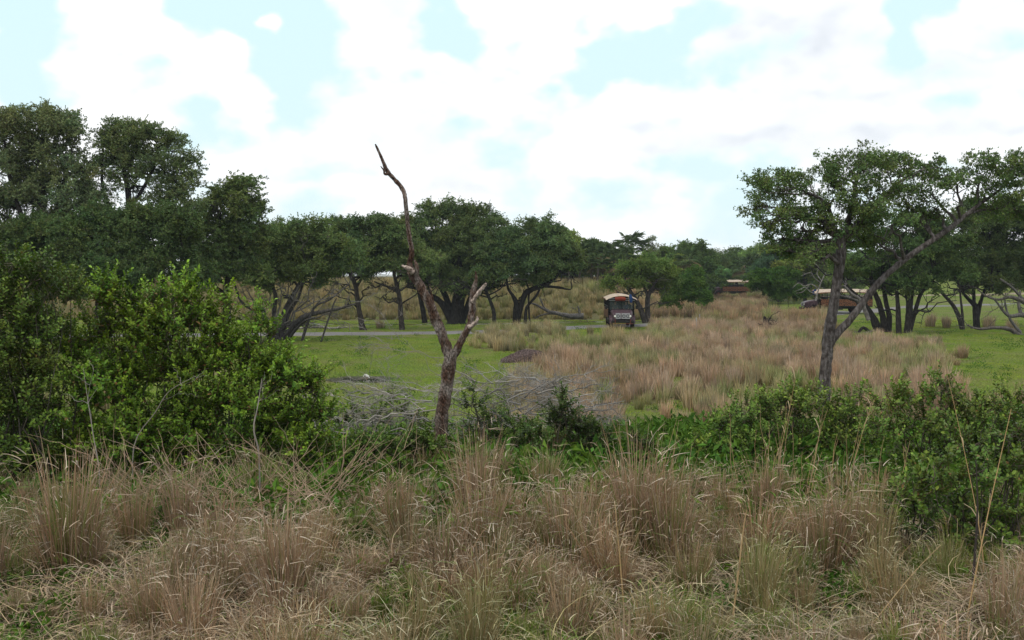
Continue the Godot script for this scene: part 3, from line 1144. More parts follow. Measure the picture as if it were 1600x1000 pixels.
func near_trees() -> void:
	# the dead forked tree
	var d := 17.0
	var foot := ground(690, d)
	var root := thing("dead_tree", "tall bare dead tree forked in two with peeling grey brown bark", "dead tree", foot)
	var limb := func(q: Array, sides: int, bump: float) -> MB:
		var P := []
		var R := []
		for i in q.size():
			P.append(at(q[i][0], q[i][1], d + (q[i][3] if q[i].size() > 3 else 0.0)) - foot)
			R.append(q[i][2] * 0.5 / F * d)
		var f := finer(P, R, 5)
		var mb := MB.new()
		tube(mb, f[0], f[1], sides, Color(0.8, 0.76, 0.73), bump)
		return mb
	part("trunk", limb.call([[686, 780, 29.9], [688, 740, 24.9], [687, 690, 22.4], [690, 650, 19.9], [696, 610, 19.9], [701, 575, 21.6], [703, 548, 16.6]], 14, 0.12).mesh(M.dead_wood), root)
	var main := part("limb", limb.call([[702, 572, 13.3], [699, 548, 16.6], [690, 522, 15.8], [678, 492, 15.8], [669, 470, 14.9], [656, 446, 14.1], [644, 428, 14.1], [640, 412, 9.1, 0.05], [644, 395, 7.5], [640, 370, 7.5], [637, 345, 6.6], [634, 312, 6.6, -0.1], [630, 297, 6.6], [618, 282, 6.6], [606, 268, 6.6], [599, 252, 5.0], [593, 238, 4.1], [588, 227, 2.5]], 11, 0.16).mesh(M.dead_wood), root)
	part("knot", limb.call([[646, 426, 10.0, -0.1], [639, 420, 7.5, -0.14], [632, 417, 5.8, -0.16], [628, 415, 3.3, -0.17]], 8, 0.3).mesh(M.pale_wood), main)
	part("knot", limb.call([[650, 430, 8.3, -0.08], [652, 418, 6.6, -0.12], [648, 407, 3.3, -0.08]], 8, 0.3).mesh(M.dead_wood), main)
	part("splinter", limb.call([[609, 271, 4.1, -0.04], [603, 273, 4.1, -0.07], [600, 266, 2.5, -0.07], [596, 261, 1.2, -0.07]], 6, 0.35).mesh(M.dead_wood), main)
	var side := part("limb", limb.call([[701, 572, 11.6], [713, 548, 12.4], [724, 526, 10.8], [734, 508, 10.8], [738, 488, 11.6], [738, 468, 10.8], [741, 450, 8.3], [744, 436, 5.0], [743, 424, 1.7]], 11, 0.18).mesh(M.dead_wood), root)
	part("stub", limb.call([[733, 512, 8.3, -0.04], [741, 506, 6.6, -0.07], [746, 500, 5.0, -0.09], [745, 494, 2.1, -0.09]], 8, 0.3).mesh(M.pale_wood), side)
	part("stub", limb.call([[738, 472, 8.3, -0.04], [746, 460, 6.6, -0.08], [755, 449, 5.8, -0.1], [760, 443, 3.3, -0.11]], 8, 0.3).mesh(M.pale_wood), side)
	part("loose_bark", limb.call([[672, 448, 1.7, -0.15], [677, 470, 3.3, -0.17], [684, 492, 2.5, -0.18], [690, 505, 1.0, -0.17]], 5, 0.35).mesh(M.dead_wood), main)
	for q in [[[696, 620], [640, 600], 0.006], [[684, 500], [640, 520], 0.004], [[736, 500], [760, 520], 0.004]]:
		var tw := MB.new()
		twiggy(tw, at(q[0][0], q[0][1], d) - foot, at(q[1][0], q[1][1], d - 0.3) - foot, q[2], 1, Color(0.2, 0.17, 0.15), 0.08, 3)
		part("dead_twig", tw.mesh(M.twig), main)

	# the living tree with a long slanting limb, on the other side
	var b := []
	for q in [[1183, 288, 22], [1205, 292, 26], [1228, 282, 30], [1252, 276, 30], [1205, 325, 20, 0.7], [1228, 330, 26, 0.7], [1250, 345, 26, 0.7], [1270, 320, 34, 0.8], [1222, 360, 20, 0.6], [1262, 370, 22, 0.6], [1290, 262, 30], [1322, 250, 34], [1352, 246, 34], [1300, 300, 38, 0.9], [1336, 292, 42], [1376, 256, 34], [1372, 300, 42], [1356, 340, 38], [1392, 340, 36], [1404, 272, 28], [1412, 308, 32],
			[1430, 330, 24, 0.7], [1442, 258, 22, 0.7], [1450, 290, 24, 0.7], [1470, 252, 24, 0.7], [1490, 272, 22, 0.7], [1330, 355, 26, 0.8], [1370, 366, 22, 0.6], [1180, 310, 18, 0.8], [1195, 335, 16, 0.7], [1215, 378, 18, 0.6], [1240, 385, 18, 0.6], [1275, 388, 20, 0.6], [1290, 345, 26, 0.8], [1180, 268, 14, 0.7], [1345, 240, 14, 0.9], [1375, 244, 14, 0.9], [1410, 245, 18, 0.9], [1455, 312, 20, 0.6]]:
		b.append([q[0], q[1] + 12, q[2] * 1.15, (q[3] if q.size() > 3 else 1.0) * 0.42, r2(-0.9, 0.9)])
	for q in [[1522, 262, 24], [1548, 254, 26], [1576, 256, 28], [1604, 262, 30], [1530, 292, 24, 0.8], [1562, 286, 30], [1592, 300, 30], [1572, 318, 22, 0.8], [1545, 318, 20, 0.7], [1612, 330, 26]]:
		b.append([q[0], q[1] + 10, q[2] * 1.15, (q[3] if q.size() > 3 else 1.0) * 0.44, r2(-0.2, 1.2)])
	tree("tree", "leafy tree with a long slanting bare limb rising out of the low green shrubs", "tree", "", 30.0, [
		[[1287, 650, 21.1, 0.0, 1], [1290, 600, 17.9], [1293, 560, 17.2], [1294, 535, 17.9], [1299, 500, 16.4], [1305, 460, 15.6], [1310, 420, 15.6], [1313, 390, 16.4], [1311, 368, 14.8]],
		[[1292, 548, 14.0], [1306, 525, 12.5], [1330, 498, 11.7], [1352, 468, 10.9], [1374, 440, 10.1], [1402, 414, 9.4], [1440, 386, 8.6], [1478, 360, 8.6, 0.2], [1505, 338, 7.0, 0.4], [1530, 318, 5.5, 0.5], [1560, 296, 3.9, 0.6], [1580, 270, 2.3, 0.6]],
		[[1311, 385, 10.1], [1302, 362, 7.8], [1298, 340, 7.0], [1285, 315, 5.5, -0.3], [1255, 300, 3.9, -0.4]],
		[[1312, 385, 11.7], [1322, 355, 9.4], [1330, 315, 7.0], [1338, 270, 4.7]],
		[[1318, 372, 9.4], [1340, 348, 7.8, -0.2], [1365, 325, 6.2, -0.4], [1395, 290, 4.7, -0.4]],
		[[1505, 338, 4.7, 0.4], [1524, 330, 4.7, 0.5], [1560, 326, 3.1, 0.6]],
		[[1528, 320, 4.7, 0.5], [1524, 298, 3.9, 0.6], [1530, 275, 2.3, 0.7]]],
		b, "near", Color(1.3, 1.3, 1.3), Color(0.21, 0.19, 0.185), "hero_bark", 8)


func oaks() -> void:
	var cool := Color(1.35, 1.4, 1.4)
	# the tall group behind the big shrub
	var b := []
	for q in [[5, 205, 34], [38, 200, 34], [72, 196, 30], [100, 200, 30], [122, 222, 24], [15, 260, 46], [62, 250, 44], [105, 262, 38], [135, 270, 24, 0.7], [10, 320, 50], [60, 315, 46], [110, 318, 42], [30, 372, 55, 1.3], [90, 372, 50, 1.3], [-40, 240, 50], [-40, 330, 60], [22, 180, 16], [60, 178, 16], [85, 182, 14], [118, 192, 14], [40, 230, 36], [88, 230, 36], [40, 290, 44], [90, 290, 40], [128, 320, 34]]:
		b.append([q[0], q[1], q[2], (q[3] if q.size() > 3 else 1.0) * 0.72])
	tree("tree", "tallest tree, open crowned with grey upper twigs, behind the two big shrubs", "tree", "", 66.0, [[[62, 540, 16, 0.0], [60, 440, 13], [64, 360, 11], [70, 290, 8], [74, 220, 4]], [[62, 430, 9], [40, 350, 8], [20, 280, 6], [12, 215, 3]], [[64, 400, 8], [95, 320, 7], [112, 250, 5]]], b, "tall_oak", Color(1.6, 1.6, 1.65), Color(0.07, 0.062, 0.058))
	b = []
	for q in [[168, 222, 28], [195, 214, 28], [224, 210, 30], [250, 226, 28], [276, 236, 28], [296, 258, 24], [160, 256, 26, 0.7], [190, 262, 34, 0.7], [232, 262, 36, 0.7], [272, 280, 32, 0.7], [305, 290, 22, 0.7], [160, 305, 34, 0.7], [245, 318, 30, 0.6], [285, 325, 28, 0.7], [312, 322, 20, 0.6], [212, 236, 30], [255, 255, 32], [182, 238, 30], [215, 290, 34, 0.6], [265, 300, 30], [180, 200, 14], [208, 194, 14], [240, 204, 14], [268, 216, 12], [150, 350, 42, 1.3], [230, 356, 40, 1.2], [285, 362, 34, 1.0]]:
		b.append([q[0], q[1], q[2], (q[3] if q.size() > 3 else 1.0) * 0.72])
	tree("tree", "tall tree whose dark straight trunk shows through its thin middle crown", "tree", "", 68.0, [[[210, 540, 15, 0.0], [206, 430, 12], [204, 350, 10], [203, 300, 9], [196, 260, 6], [192, 220, 3]], [[204, 330, 6], [235, 280, 5], [252, 235, 3]], [[206, 380, 6], [165, 300, 5], [166, 235, 3]], [[208, 370, 6], [262, 320, 5], [290, 270, 3]]], b, "tall_oak", Color(1.65, 1.65, 1.45), Color(0.06, 0.054, 0.052))
	b = []
	for q in [[345, 305, 20, 0.8], [366, 292, 20, 0.8], [390, 296, 18, 0.8], [402, 318, 14, 0.7], [335, 325, 20, 0.8], [365, 325, 26, 0.9], [392, 336, 18, 0.8], [345, 365, 40, 1.4], [385, 378, 34, 1.4], [318, 392, 40, 1.4], [370, 410, 40, 1.4], [320, 430, 34, 1.3], [395, 430, 22, 1.2]]:
		b.append([q[0], q[1], q[2], q[3] * 0.9])
	tree("tree", "dense dark tree with a small round tuft on top beside the tall trees", "tree", "", 72.0, [[[352, 545, 14, 0.0], [354, 480, 12], [356, 400, 9], [364, 340, 6], [368, 305, 3]]], b, "oak", cool)
	for q in [[40, 415, 78, "dark bushy tree under the tallest tree"], [150, 400, 78, "dark bushy tree low down before the thin crowned tall tree"], [250, 395, 74, "dark bushy tree beside the small tufted tree"]]:
		b = []
		for k in 13:
			b.append([q[0] + r2(-0.7, 0.7) * q[2], q[1] + r2(-0.65, 0.6) * q[2], q[2] * r2(0.4, 0.55), 1.2])
		tree("tree", q[3], "tree", "", 62.0 + r2(-2, 2), [[[q[0], 545, 11, 0.0], [q[0] + 3, 470, 9], [q[0] + 6, 410, 6]], [[q[0] + 2, 490, 7], [q[0] + 26, 440, 5], [q[0] + 36, 400, 3]]], b, "oak", Color(1.05, 1.12, 1.1))
	# grey limbed tree at the road's near edge
	b = []
	for q in [[380, 405, 26], [412, 385, 30], [440, 372, 28], [470, 366, 26], [500, 372, 26], [530, 385, 24], [552, 400, 20], [395, 425, 24, 0.9], [425, 415, 30], [460, 405, 32], [495, 408, 30], [528, 420, 22], [410, 445, 16, 0.8], [450, 436, 20, 0.9], [490, 438, 18, 0.8]]:
		b.append([q[0], q[1], q[2], (q[3] if q.size() > 3 else 1.1)])
	var grey_tree := tree("tree", "spreading tree with low bare grey limbs leaning over the lawn's edge", "tree", "", 77.0, [
		[[424, 548, 20, 0.0], [428, 530, 16], [434, 514, 15], [445, 508, 13]],
		[[440, 510, 11], [470, 498, 9, -1], [500, 488, 6, -1.5], [530, 482, 4, -2], [556, 474, 2, -2]], [[470, 498, 5, -1], [490, 482, 4, -1.5], [515, 468, 3, -1.5], [545, 444, 2, -1]],
		[[436, 512, 10], [444, 490, 9], [456, 465, 8], [470, 440, 6], [480, 410, 4]], [[432, 514, 8], [428, 490, 7], [430, 460, 6], [416, 430, 4]],
		[[436, 508, 7], [452, 488, 6, 1], [466, 465, 5, 1], [474, 440, 4, 1]], [[428, 520, 7], [414, 500, 6], [396, 485, 5, 1], [376, 470, 4, 1], [366, 440, 3, 1]],
		[[446, 507, 6], [472, 504, 4, -1.5], [492, 496, 2, -2]], [[500, 488, 3, -1.5], [520, 478, 2, -2], [526, 466, 1.5, -2]]],
		b, "oak", cool, Color(0.13, 0.12, 0.115))
	for q in [[438, 512, 548, 480, 0.09], [440, 510, 524, 462, 0.08], [438, 508, 498, 450, 0.1], [434, 506, 468, 446, 0.1], [432, 506, 446, 448, 0.09], [430, 508, 420, 452, 0.09], [428, 512, 392, 462, 0.08], [426, 516, 372, 450, 0.07], [444, 508, 560, 470, 0.06], [446, 508, 496, 502, 0.06], [440, 510, 536, 492, 0.07], [432, 510, 405, 490, 0.06]]:
		var mb := MB.new()
		var off := r2(-2.0, 1.5)
		twiggy(mb, at(q[0], q[1], 77.0) - grey_tree.position, at(q[2], q[3], 77.0 + off) - grey_tree.position, q[4], 2, Color(0.17, 0.155, 0.145), 0.07, 4)
		part("bare_limb", mb.mesh(M.twig), grey_tree)
	# two slim leaning trunks past the road
	b = []
	for q in [[520, 372, 24], [548, 362, 22], [578, 358, 22], [604, 366, 22], [530, 400, 26], [562, 392, 28], [596, 396, 26], [545, 420, 18], [578, 420, 20]]:
		b.append([q[0], q[1], q[2], 1.1])
	tree("tree", "slim leaning tree past the road with a knobbed dark trunk", "tree", "", 92.0, [[[567, 516, 11, 0.0], [562, 490, 8], [558, 465, 8], [555, 445, 7], [546, 425, 5]], [[556, 450, 5], [570, 425, 4], [582, 395, 3]]], b, "oak", cool)
	b = []
	for q in [[600, 352, 18], [622, 366, 22], [590, 385, 26], [622, 398, 28], [650, 405, 26], [606, 418, 22], [640, 425, 20], [665, 425, 16]]:
		b.append([q[0], q[1], q[2], 1.1])
	tree("tree", "slim tree past the road with a kinked trunk beside the broad oak", "tree", "", 91.0, [[[629, 518, 9, 0.0], [626, 495, 8], [625, 470, 7], [621, 450, 6], [615, 425, 4]], [[622, 452, 4], [600, 446, 3], [585, 440, 2]]], b, "oak", cool)
	# the broad oak
	b = []
	for q in [[655, 350, 24], [682, 338, 24], [712, 332, 24], [742, 338, 24], [768, 352, 22], [640, 385, 28], [672, 375, 32], [708, 368, 34], [745, 375, 34], [778, 385, 28], [635, 415, 26], [668, 412, 32], [705, 408, 34], [745, 412, 34], [782, 418, 26], [650, 440, 20], [690, 440, 26], [730, 442, 28], [768, 444, 22]]:
		b.append([q[0], q[1], q[2], 1.2])
	tree("tree", "broadest dark oak with a massive trunk and thick low limbs", "tree", "", 104.0, [
		[[714, 506, 30, 0.0], [715, 485, 22], [717, 465, 20], [718, 440, 16], [715, 400, 10]], [[708, 492, 12], [690, 474, 10], [675, 463, 8], [655, 452, 5], [635, 448, 3]], [[712, 480, 11], [696, 462, 9], [686, 445, 6], [680, 420, 4]],
		[[720, 478, 11], [740, 458, 9], [760, 450, 6], [790, 446, 3]], [[718, 470, 9], [738, 440, 7], [750, 410, 4]], [[664, 508, 9], [660, 480, 8], [655, 455, 7], [650, 420, 4]], [[683, 506, 4], [677, 480, 4], [672, 460, 3], [668, 440, 2]]],
		b, "oak", cool, Color(0.05, 0.045, 0.043))
	b = []
	for q in [[798, 372, 22], [825, 358, 20], [850, 356, 20], [872, 368, 18], [808, 395, 26], [842, 385, 28], [872, 392, 22], [895, 398, 18], [800, 420, 24], [835, 415, 28], [868, 418, 24], [898, 420, 16], [850, 436, 18], [820, 440, 14]]:
		b.append([q[0], q[1], q[2], 1.2])
	tree("tree", "dark oak with a Y shaped trunk and a limb reaching over the fallen tree", "tree", "", 101.0, [
		[[806, 504, 11, 0.0], [806, 485, 9], [807, 474, 9], [800, 460, 5], [794, 450, 4], [790, 425, 3]], [[807, 475, 9], [818, 464, 9], [832, 452, 8], [850, 446, 7], [866, 436, 4], [880, 415, 3]], [[850, 447, 5], [872, 449, 4], [892, 452, 2], [892, 440, 2]],
		[[821, 506, 6], [822, 484, 5], [828, 474, 4], [838, 462, 4], [844, 450, 3]], [[828, 474, 3], [826, 464, 3], [832, 455, 3]]], b, "oak", cool, Color(0.045, 0.04, 0.038))
	b = []
	for q in [[765, 400, 22], [785, 410, 22], [760, 430, 18], [785, 432, 16]]:
		b.append([q[0], q[1], q[2], 1.1])
	tree("tree", "thin leaning trunk between the broad oak and the Y shaped oak", "tree", "", 100.0, [[[773, 504, 8, 0.0], [771, 485, 6], [764, 465, 5], [760, 450, 4], [764, 420, 3]]], b, "oak", cool, Color(0.05, 0.045, 0.043))
	# the twin trunked tree beside the truck
	b = []
	for q in [[960, 440, 16, 0.8], [982, 424, 18], [1005, 414, 20], [1030, 418, 18], [1048, 430, 16], [990, 444, 16, 0.8], [1018, 440, 20], [1038, 450, 16]]:
		b.append([q[0], q[1], q[2], (q[3] if q.size() > 3 else 1.0)])
	tree("tree", "bright green tree on two leaning trunks just behind the nearer truck", "tree", "", 105.0, [[[1009, 502, 10, 0.0], [1002, 485, 8], [992, 466, 7], [978, 447, 5], [968, 440, 3]], [[1013, 502, 9], [1012, 480, 8], [1013, 462, 7], [1022, 445, 4], [1028, 430, 3]], [[1013, 464, 5], [1006, 448, 4], [1000, 430, 3]]], b, "oak", Color(1.5, 1.6, 1.15), Color(0.1, 0.09, 0.08))
	# the group over the far truck
	b = []
	for q in [[1300, 400, 26], [1335, 385, 28], [1372, 378, 30], [1318, 425, 24], [1355, 418, 30], [1392, 410, 30], [1378, 444, 18, 0.9]]:
		b.append([q[0], q[1], q[2], (q[3] if q.size() > 3 else 1.0)])
	tree("tree", "dense tree on several bent stems before the farther truck", "tree", "", 88.0, [[[1375, 522, 16, 0.0], [1366, 500, 12], [1352, 478, 9], [1338, 462, 7], [1322, 446, 5], [1310, 420, 3]], [[1384, 522, 13], [1380, 495, 10], [1372, 470, 8], [1362, 445, 6], [1358, 410, 4]], [[1388, 522, 10], [1390, 495, 8], [1384, 470, 7], [1380, 440, 5], [1376, 400, 3]], [[1362, 500, 5], [1350, 512, 5], [1342, 520, 4]]], b, "oak", Color(1.2, 1.3, 1.0), Color(0.06, 0.053, 0.05))
	b = []
	for q in [[1415, 385, 30], [1445, 370, 28], [1425, 415, 30], [1462, 400, 28], [1405, 444, 20, 0.9], [1440, 442, 22, 0.9], [1470, 430, 22, 0.9], [1480, 385, 28], [1500, 420, 22], [1460, 355, 22], [1420, 350, 22]]:
		b.append([q[0], q[1], q[2], (q[3] if q.size() > 3 else 1.0)])
	tree("tree", "dense tree on two straight dark stems standing close together", "tree", "", 86.0, [[[1405, 524, 9, 0.0], [1404, 495, 8], [1402, 465, 6], [1398, 430, 4]], [[1419, 524, 13], [1420, 500, 11], [1421, 478, 10], [1416, 455, 6], [1412, 420, 4]], [[1421, 480, 7], [1436, 465, 6], [1448, 446, 5], [1455, 420, 3]], [[1422, 476, 5], [1426, 450, 4], [1430, 420, 3]]], b, "oak", Color(1.0, 1.1, 0.95), Color(0.055, 0.05, 0.047))
	b = []
	for q in [[1500, 355, 28], [1535, 345, 28], [1570, 345, 30], [1600, 355, 30], [1510, 390, 30], [1550, 385, 34], [1590, 390, 34], [1500, 415, 22], [1535, 418, 26], [1575, 420, 26], [1610, 420, 26], [1640, 370, 40], [1640, 410, 36], [1505, 442, 18, 0.9], [1540, 444, 20, 0.9], [1575, 446, 20, 0.9], [1605, 444, 20, 0.9], [1520, 330, 20], [1570, 328, 22]]:
		b.append([q[0], q[1], q[2], 1.2])
	tree("tree", "broad dark tree on a short V shaped trunk by the driftwood", "tree", "", 94.0, [[[1527, 506, 11, 0.0], [1526, 490, 9], [1524, 478, 9], [1512, 466, 5], [1503, 455, 4], [1490, 430, 3]], [[1525, 480, 6], [1535, 462, 5], [1546, 440, 4], [1552, 400, 3]], [[1524, 478, 5], [1521, 455, 5], [1518, 420, 4]]], b, "oak", cool, Color(0.05, 0.045, 0.045))
	b = []
	for q in [[1452, 415, 18], [1470, 400, 18], [1440, 395, 18]]:
		b.append([q[0], q[1], q[2], 1.0])
	tree("tree", "thin tree on a trunk slanting across the far lawn", "tree", "", 92.0, [[[1505, 516, 8, 0.0], [1499, 496, 7], [1490, 478, 6], [1476, 462, 5], [1460, 446, 4], [1450, 430, 3]], [[1507, 514, 4], [1504, 490, 4], [1501, 465, 3], [1498, 440, 2]]], b, "oak", cool, Color(0.06, 0.053, 0.05))


func far_woods() -> void:
	var list := [
		[405, 350, 90, 150, "oak"], [445, 344, 80, 165, "oak"], [488, 350, 80, 172, "far"], [530, 356, 70, 160, "far"], [575, 346, 70, 168, "oak"], [622, 342, 80, 165, "far"], [800, 356, 90, 158, "far"], [850, 352, 80, 162, "oak"],
		[895, 366, 84, 158, "far"], [932, 374, 66, 178, "far"], [962, 390, 60, 190, "far"], [1018, 366, 44, 205, "tall_oak"], [1046, 386, 66, 190, "far"], [1082, 374, 76, 186, "far"], [1118, 390, 60, 220, "oak"], [1150, 388, 60, 226, "far"],
		[1182, 384, 66, 218, "far"], [1218, 374, 80, 182, "oak"], [1258, 370, 86, 176, "far"], [1300, 384, 80, 196, "far"], [1350, 392, 90, 262, "far"], [1410, 396, 84, 266, "far"], [1470, 394, 90, 268, "far"], [1530, 392, 90, 264, "far"], [1590, 388, 90, 262, "far"], [1640, 384, 90, 262, "far"],
		[985, 396, 60, 170, "far"], [1060, 398, 50, 172, "far"], [1108, 408, 56, 216, "far"], [880, 392, 66, 172, "oak"], [760, 362, 80, 170, "far"], [700, 356, 80, 172, "far"]]
	var where := ["beyond the brown grass bank", "over the nearer truck", "behind the roof in the far grass", "at the head of the far lawn"]
	for q in list:
		var i := 0 if q[0] < 900 else (1 if q[0] < 1060 else (2 if q[0] < 1310 else 3))
		var t := Color(1.25, 1.3, 1.1) if q[4] == "far" else Color(1.05, 1.12, 1.1)
		t = vary(t, 0.35, 0.16)
		var look: String = {"oak": "dark rounded tree ", "far": "mid green bushy tree ", "tall_oak": "thin crowned pale tree "}[q[4]]
		far_tree(look + "in the far tree line " + where[i], FOREST + " " + where[i] + ", " + look.strip_edges(), q[0], q[1], q[2], q[3], q[4], t, 0.45 if q[4] == "tall_oak" else 1.1, 0.12)
	# cabbage palms in front of the far trees
	var palm_mesh := []
	for k in 3:
		var mb := MB.new()
		for f in 30:
			var a := f * 2.4 + r2(-0.2, 0.2)
			var el := r2(-0.7, 1.3)
			var dir := Vector3(cos(a) * cos(el), sin(el), sin(a) * cos(el))
			var base := dir * r2(0.7, 1.1)
			var old := el < -0.4
			var col := vary(Color(0.2, 0.16, 0.09) if old else Color(0.085, 0.125, 0.05), 0.25, 0.06)
			tube(mb, [Vector3.ZERO, base], [0.03, 0.02], 3, col)
			var side := dir.cross(Vector3.UP).normalized()
			var up := side.cross(dir)
			for j in 11:
				var w := (j - 5) / 5.0
				var tip := base + (dir * cos(w * 1.4) + side * sin(w * 1.4)).normalized() * r2(0.75, 1.0) - Vector3(0, 0.22 + 0.2 * w * w, 0)
				var m := base.lerp(tip, 0.5) + up * 0.1
				var s := (tip - base).cross(up).normalized() * 0.055
				var i := mb.vert(base, up, col)
				mb.vert(m + s, up, col)
				mb.vert(tip, up, col)
				mb.vert(m - s, up, col)
				mb.tri(i, i + 1, i + 2)
				mb.tri(i, i + 2, i + 3)
		palm_mesh.append(mb.mesh(M.leaf, false))
	for q in [[905, 396, 150, 1.0], [926, 392, 152, 1.1], [942, 396, 149, 1.0], [958, 394, 154, 1.1], [976, 400, 150, 1.0], [990, 382, 186, 1.5], [1076, 404, 164, 1.2], [1092, 408, 204, 1.2], [1166, 414, 206, 1.5], [1182, 412, 208, 1.4], [935, 410, 146, 0.9], [966, 412, 146, 0.9], [890, 402, 148, 0.9], [525, 358, 158, 1.3], [548, 362, 160, 1.2]]:
		var foot := ground(q[0], q[2])
		var dry: bool = q[0] == 1166 or q[0] == 1180
		var top := at(q[0] + r2(-3, 3), q[1], q[2]) - foot
		var place := "in the grove behind the grass bank" if q[0] < 985 and q[0] > 800 else ("behind the round dark bushes" if q[0] > 1000 else ("standing clear above the far trees" if q[0] == 990 else "beyond the leaning grey limbed tree"))
		var root := thing("palm_tree", ("ragged yellowing fan palm " if dry else "green fan palm ") + place, "palm", foot, "fan palms " + place)
		var mb := MB.new()
		tube(mb, wob(Vector3(0, -0.2, 0), top, 6, 0.03), taper(0.19, 0.15, 7), 7, vary(Color(0.17, 0.145, 0.12), 0.2, 0.03), 0.08)
		part("trunk", mb.mesh(M.bark), root)
		var fr := part("fronds", palm_mesh[rng.randi() % 3], root)
		fr.position = top
		fr.rotation.y = rng.randf() * TAU
		fr.scale = Vector3.ONE * q[3] * (1.25 if dry else 1.35)
	# rounded bushes
	var bb := []
	for k in 9:
		bb.append([1070 + r2(-24, 24), 448 + r2(-20, 24), r2(13, 18), 1.2])
	shrub("bush", "rounded green bush beside the twin trunked tree", "", 1070, 114.0, bb, "bush", Color(0.95, 1.05, 0.9), 1.2)
	bb = []
	for k in 14:
		bb.append([1216 + r2(-34, 34), 444 + r2(-22, 26), r2(13, 19), 1.3])
	shrub("bush", "big rounded dark green bush behind the pale grass, before the far truck", "", 1216, 128.0, bb, "bush", Color(0.85, 1.0, 0.8), 1.3)
	bb = []
	for k in 5:
		bb.append([1098 + r2(-10, 10), 466 + r2(-5, 6), r2(6, 9), 1.2])
	shrub("bush", "small leafy bush in the grass below the rounded bush", "", 1098, 122.0, bb, "bush", Color(1.2, 1.4, 1.0), 1.2)
	for q in [[1098, 432, 216, "pale green bush before the dark far trees"], [1092, 434, 212, "low pale bush left of the far roof"], [1182, 432, 214, "pale bush right of the far roof"]]:
		bb = []
		for k in 5:
			bb.append([q[0] + r2(-14, 14), q[1] + r2(-4, 8), r2(7, 10), 1.2])
		shrub("bush", q[3].replace(" left of", " next to").replace(" right of", " against"), "", q[0], q[2], bb, "bush", Color(1.5, 1.7, 1.3), 1.0)


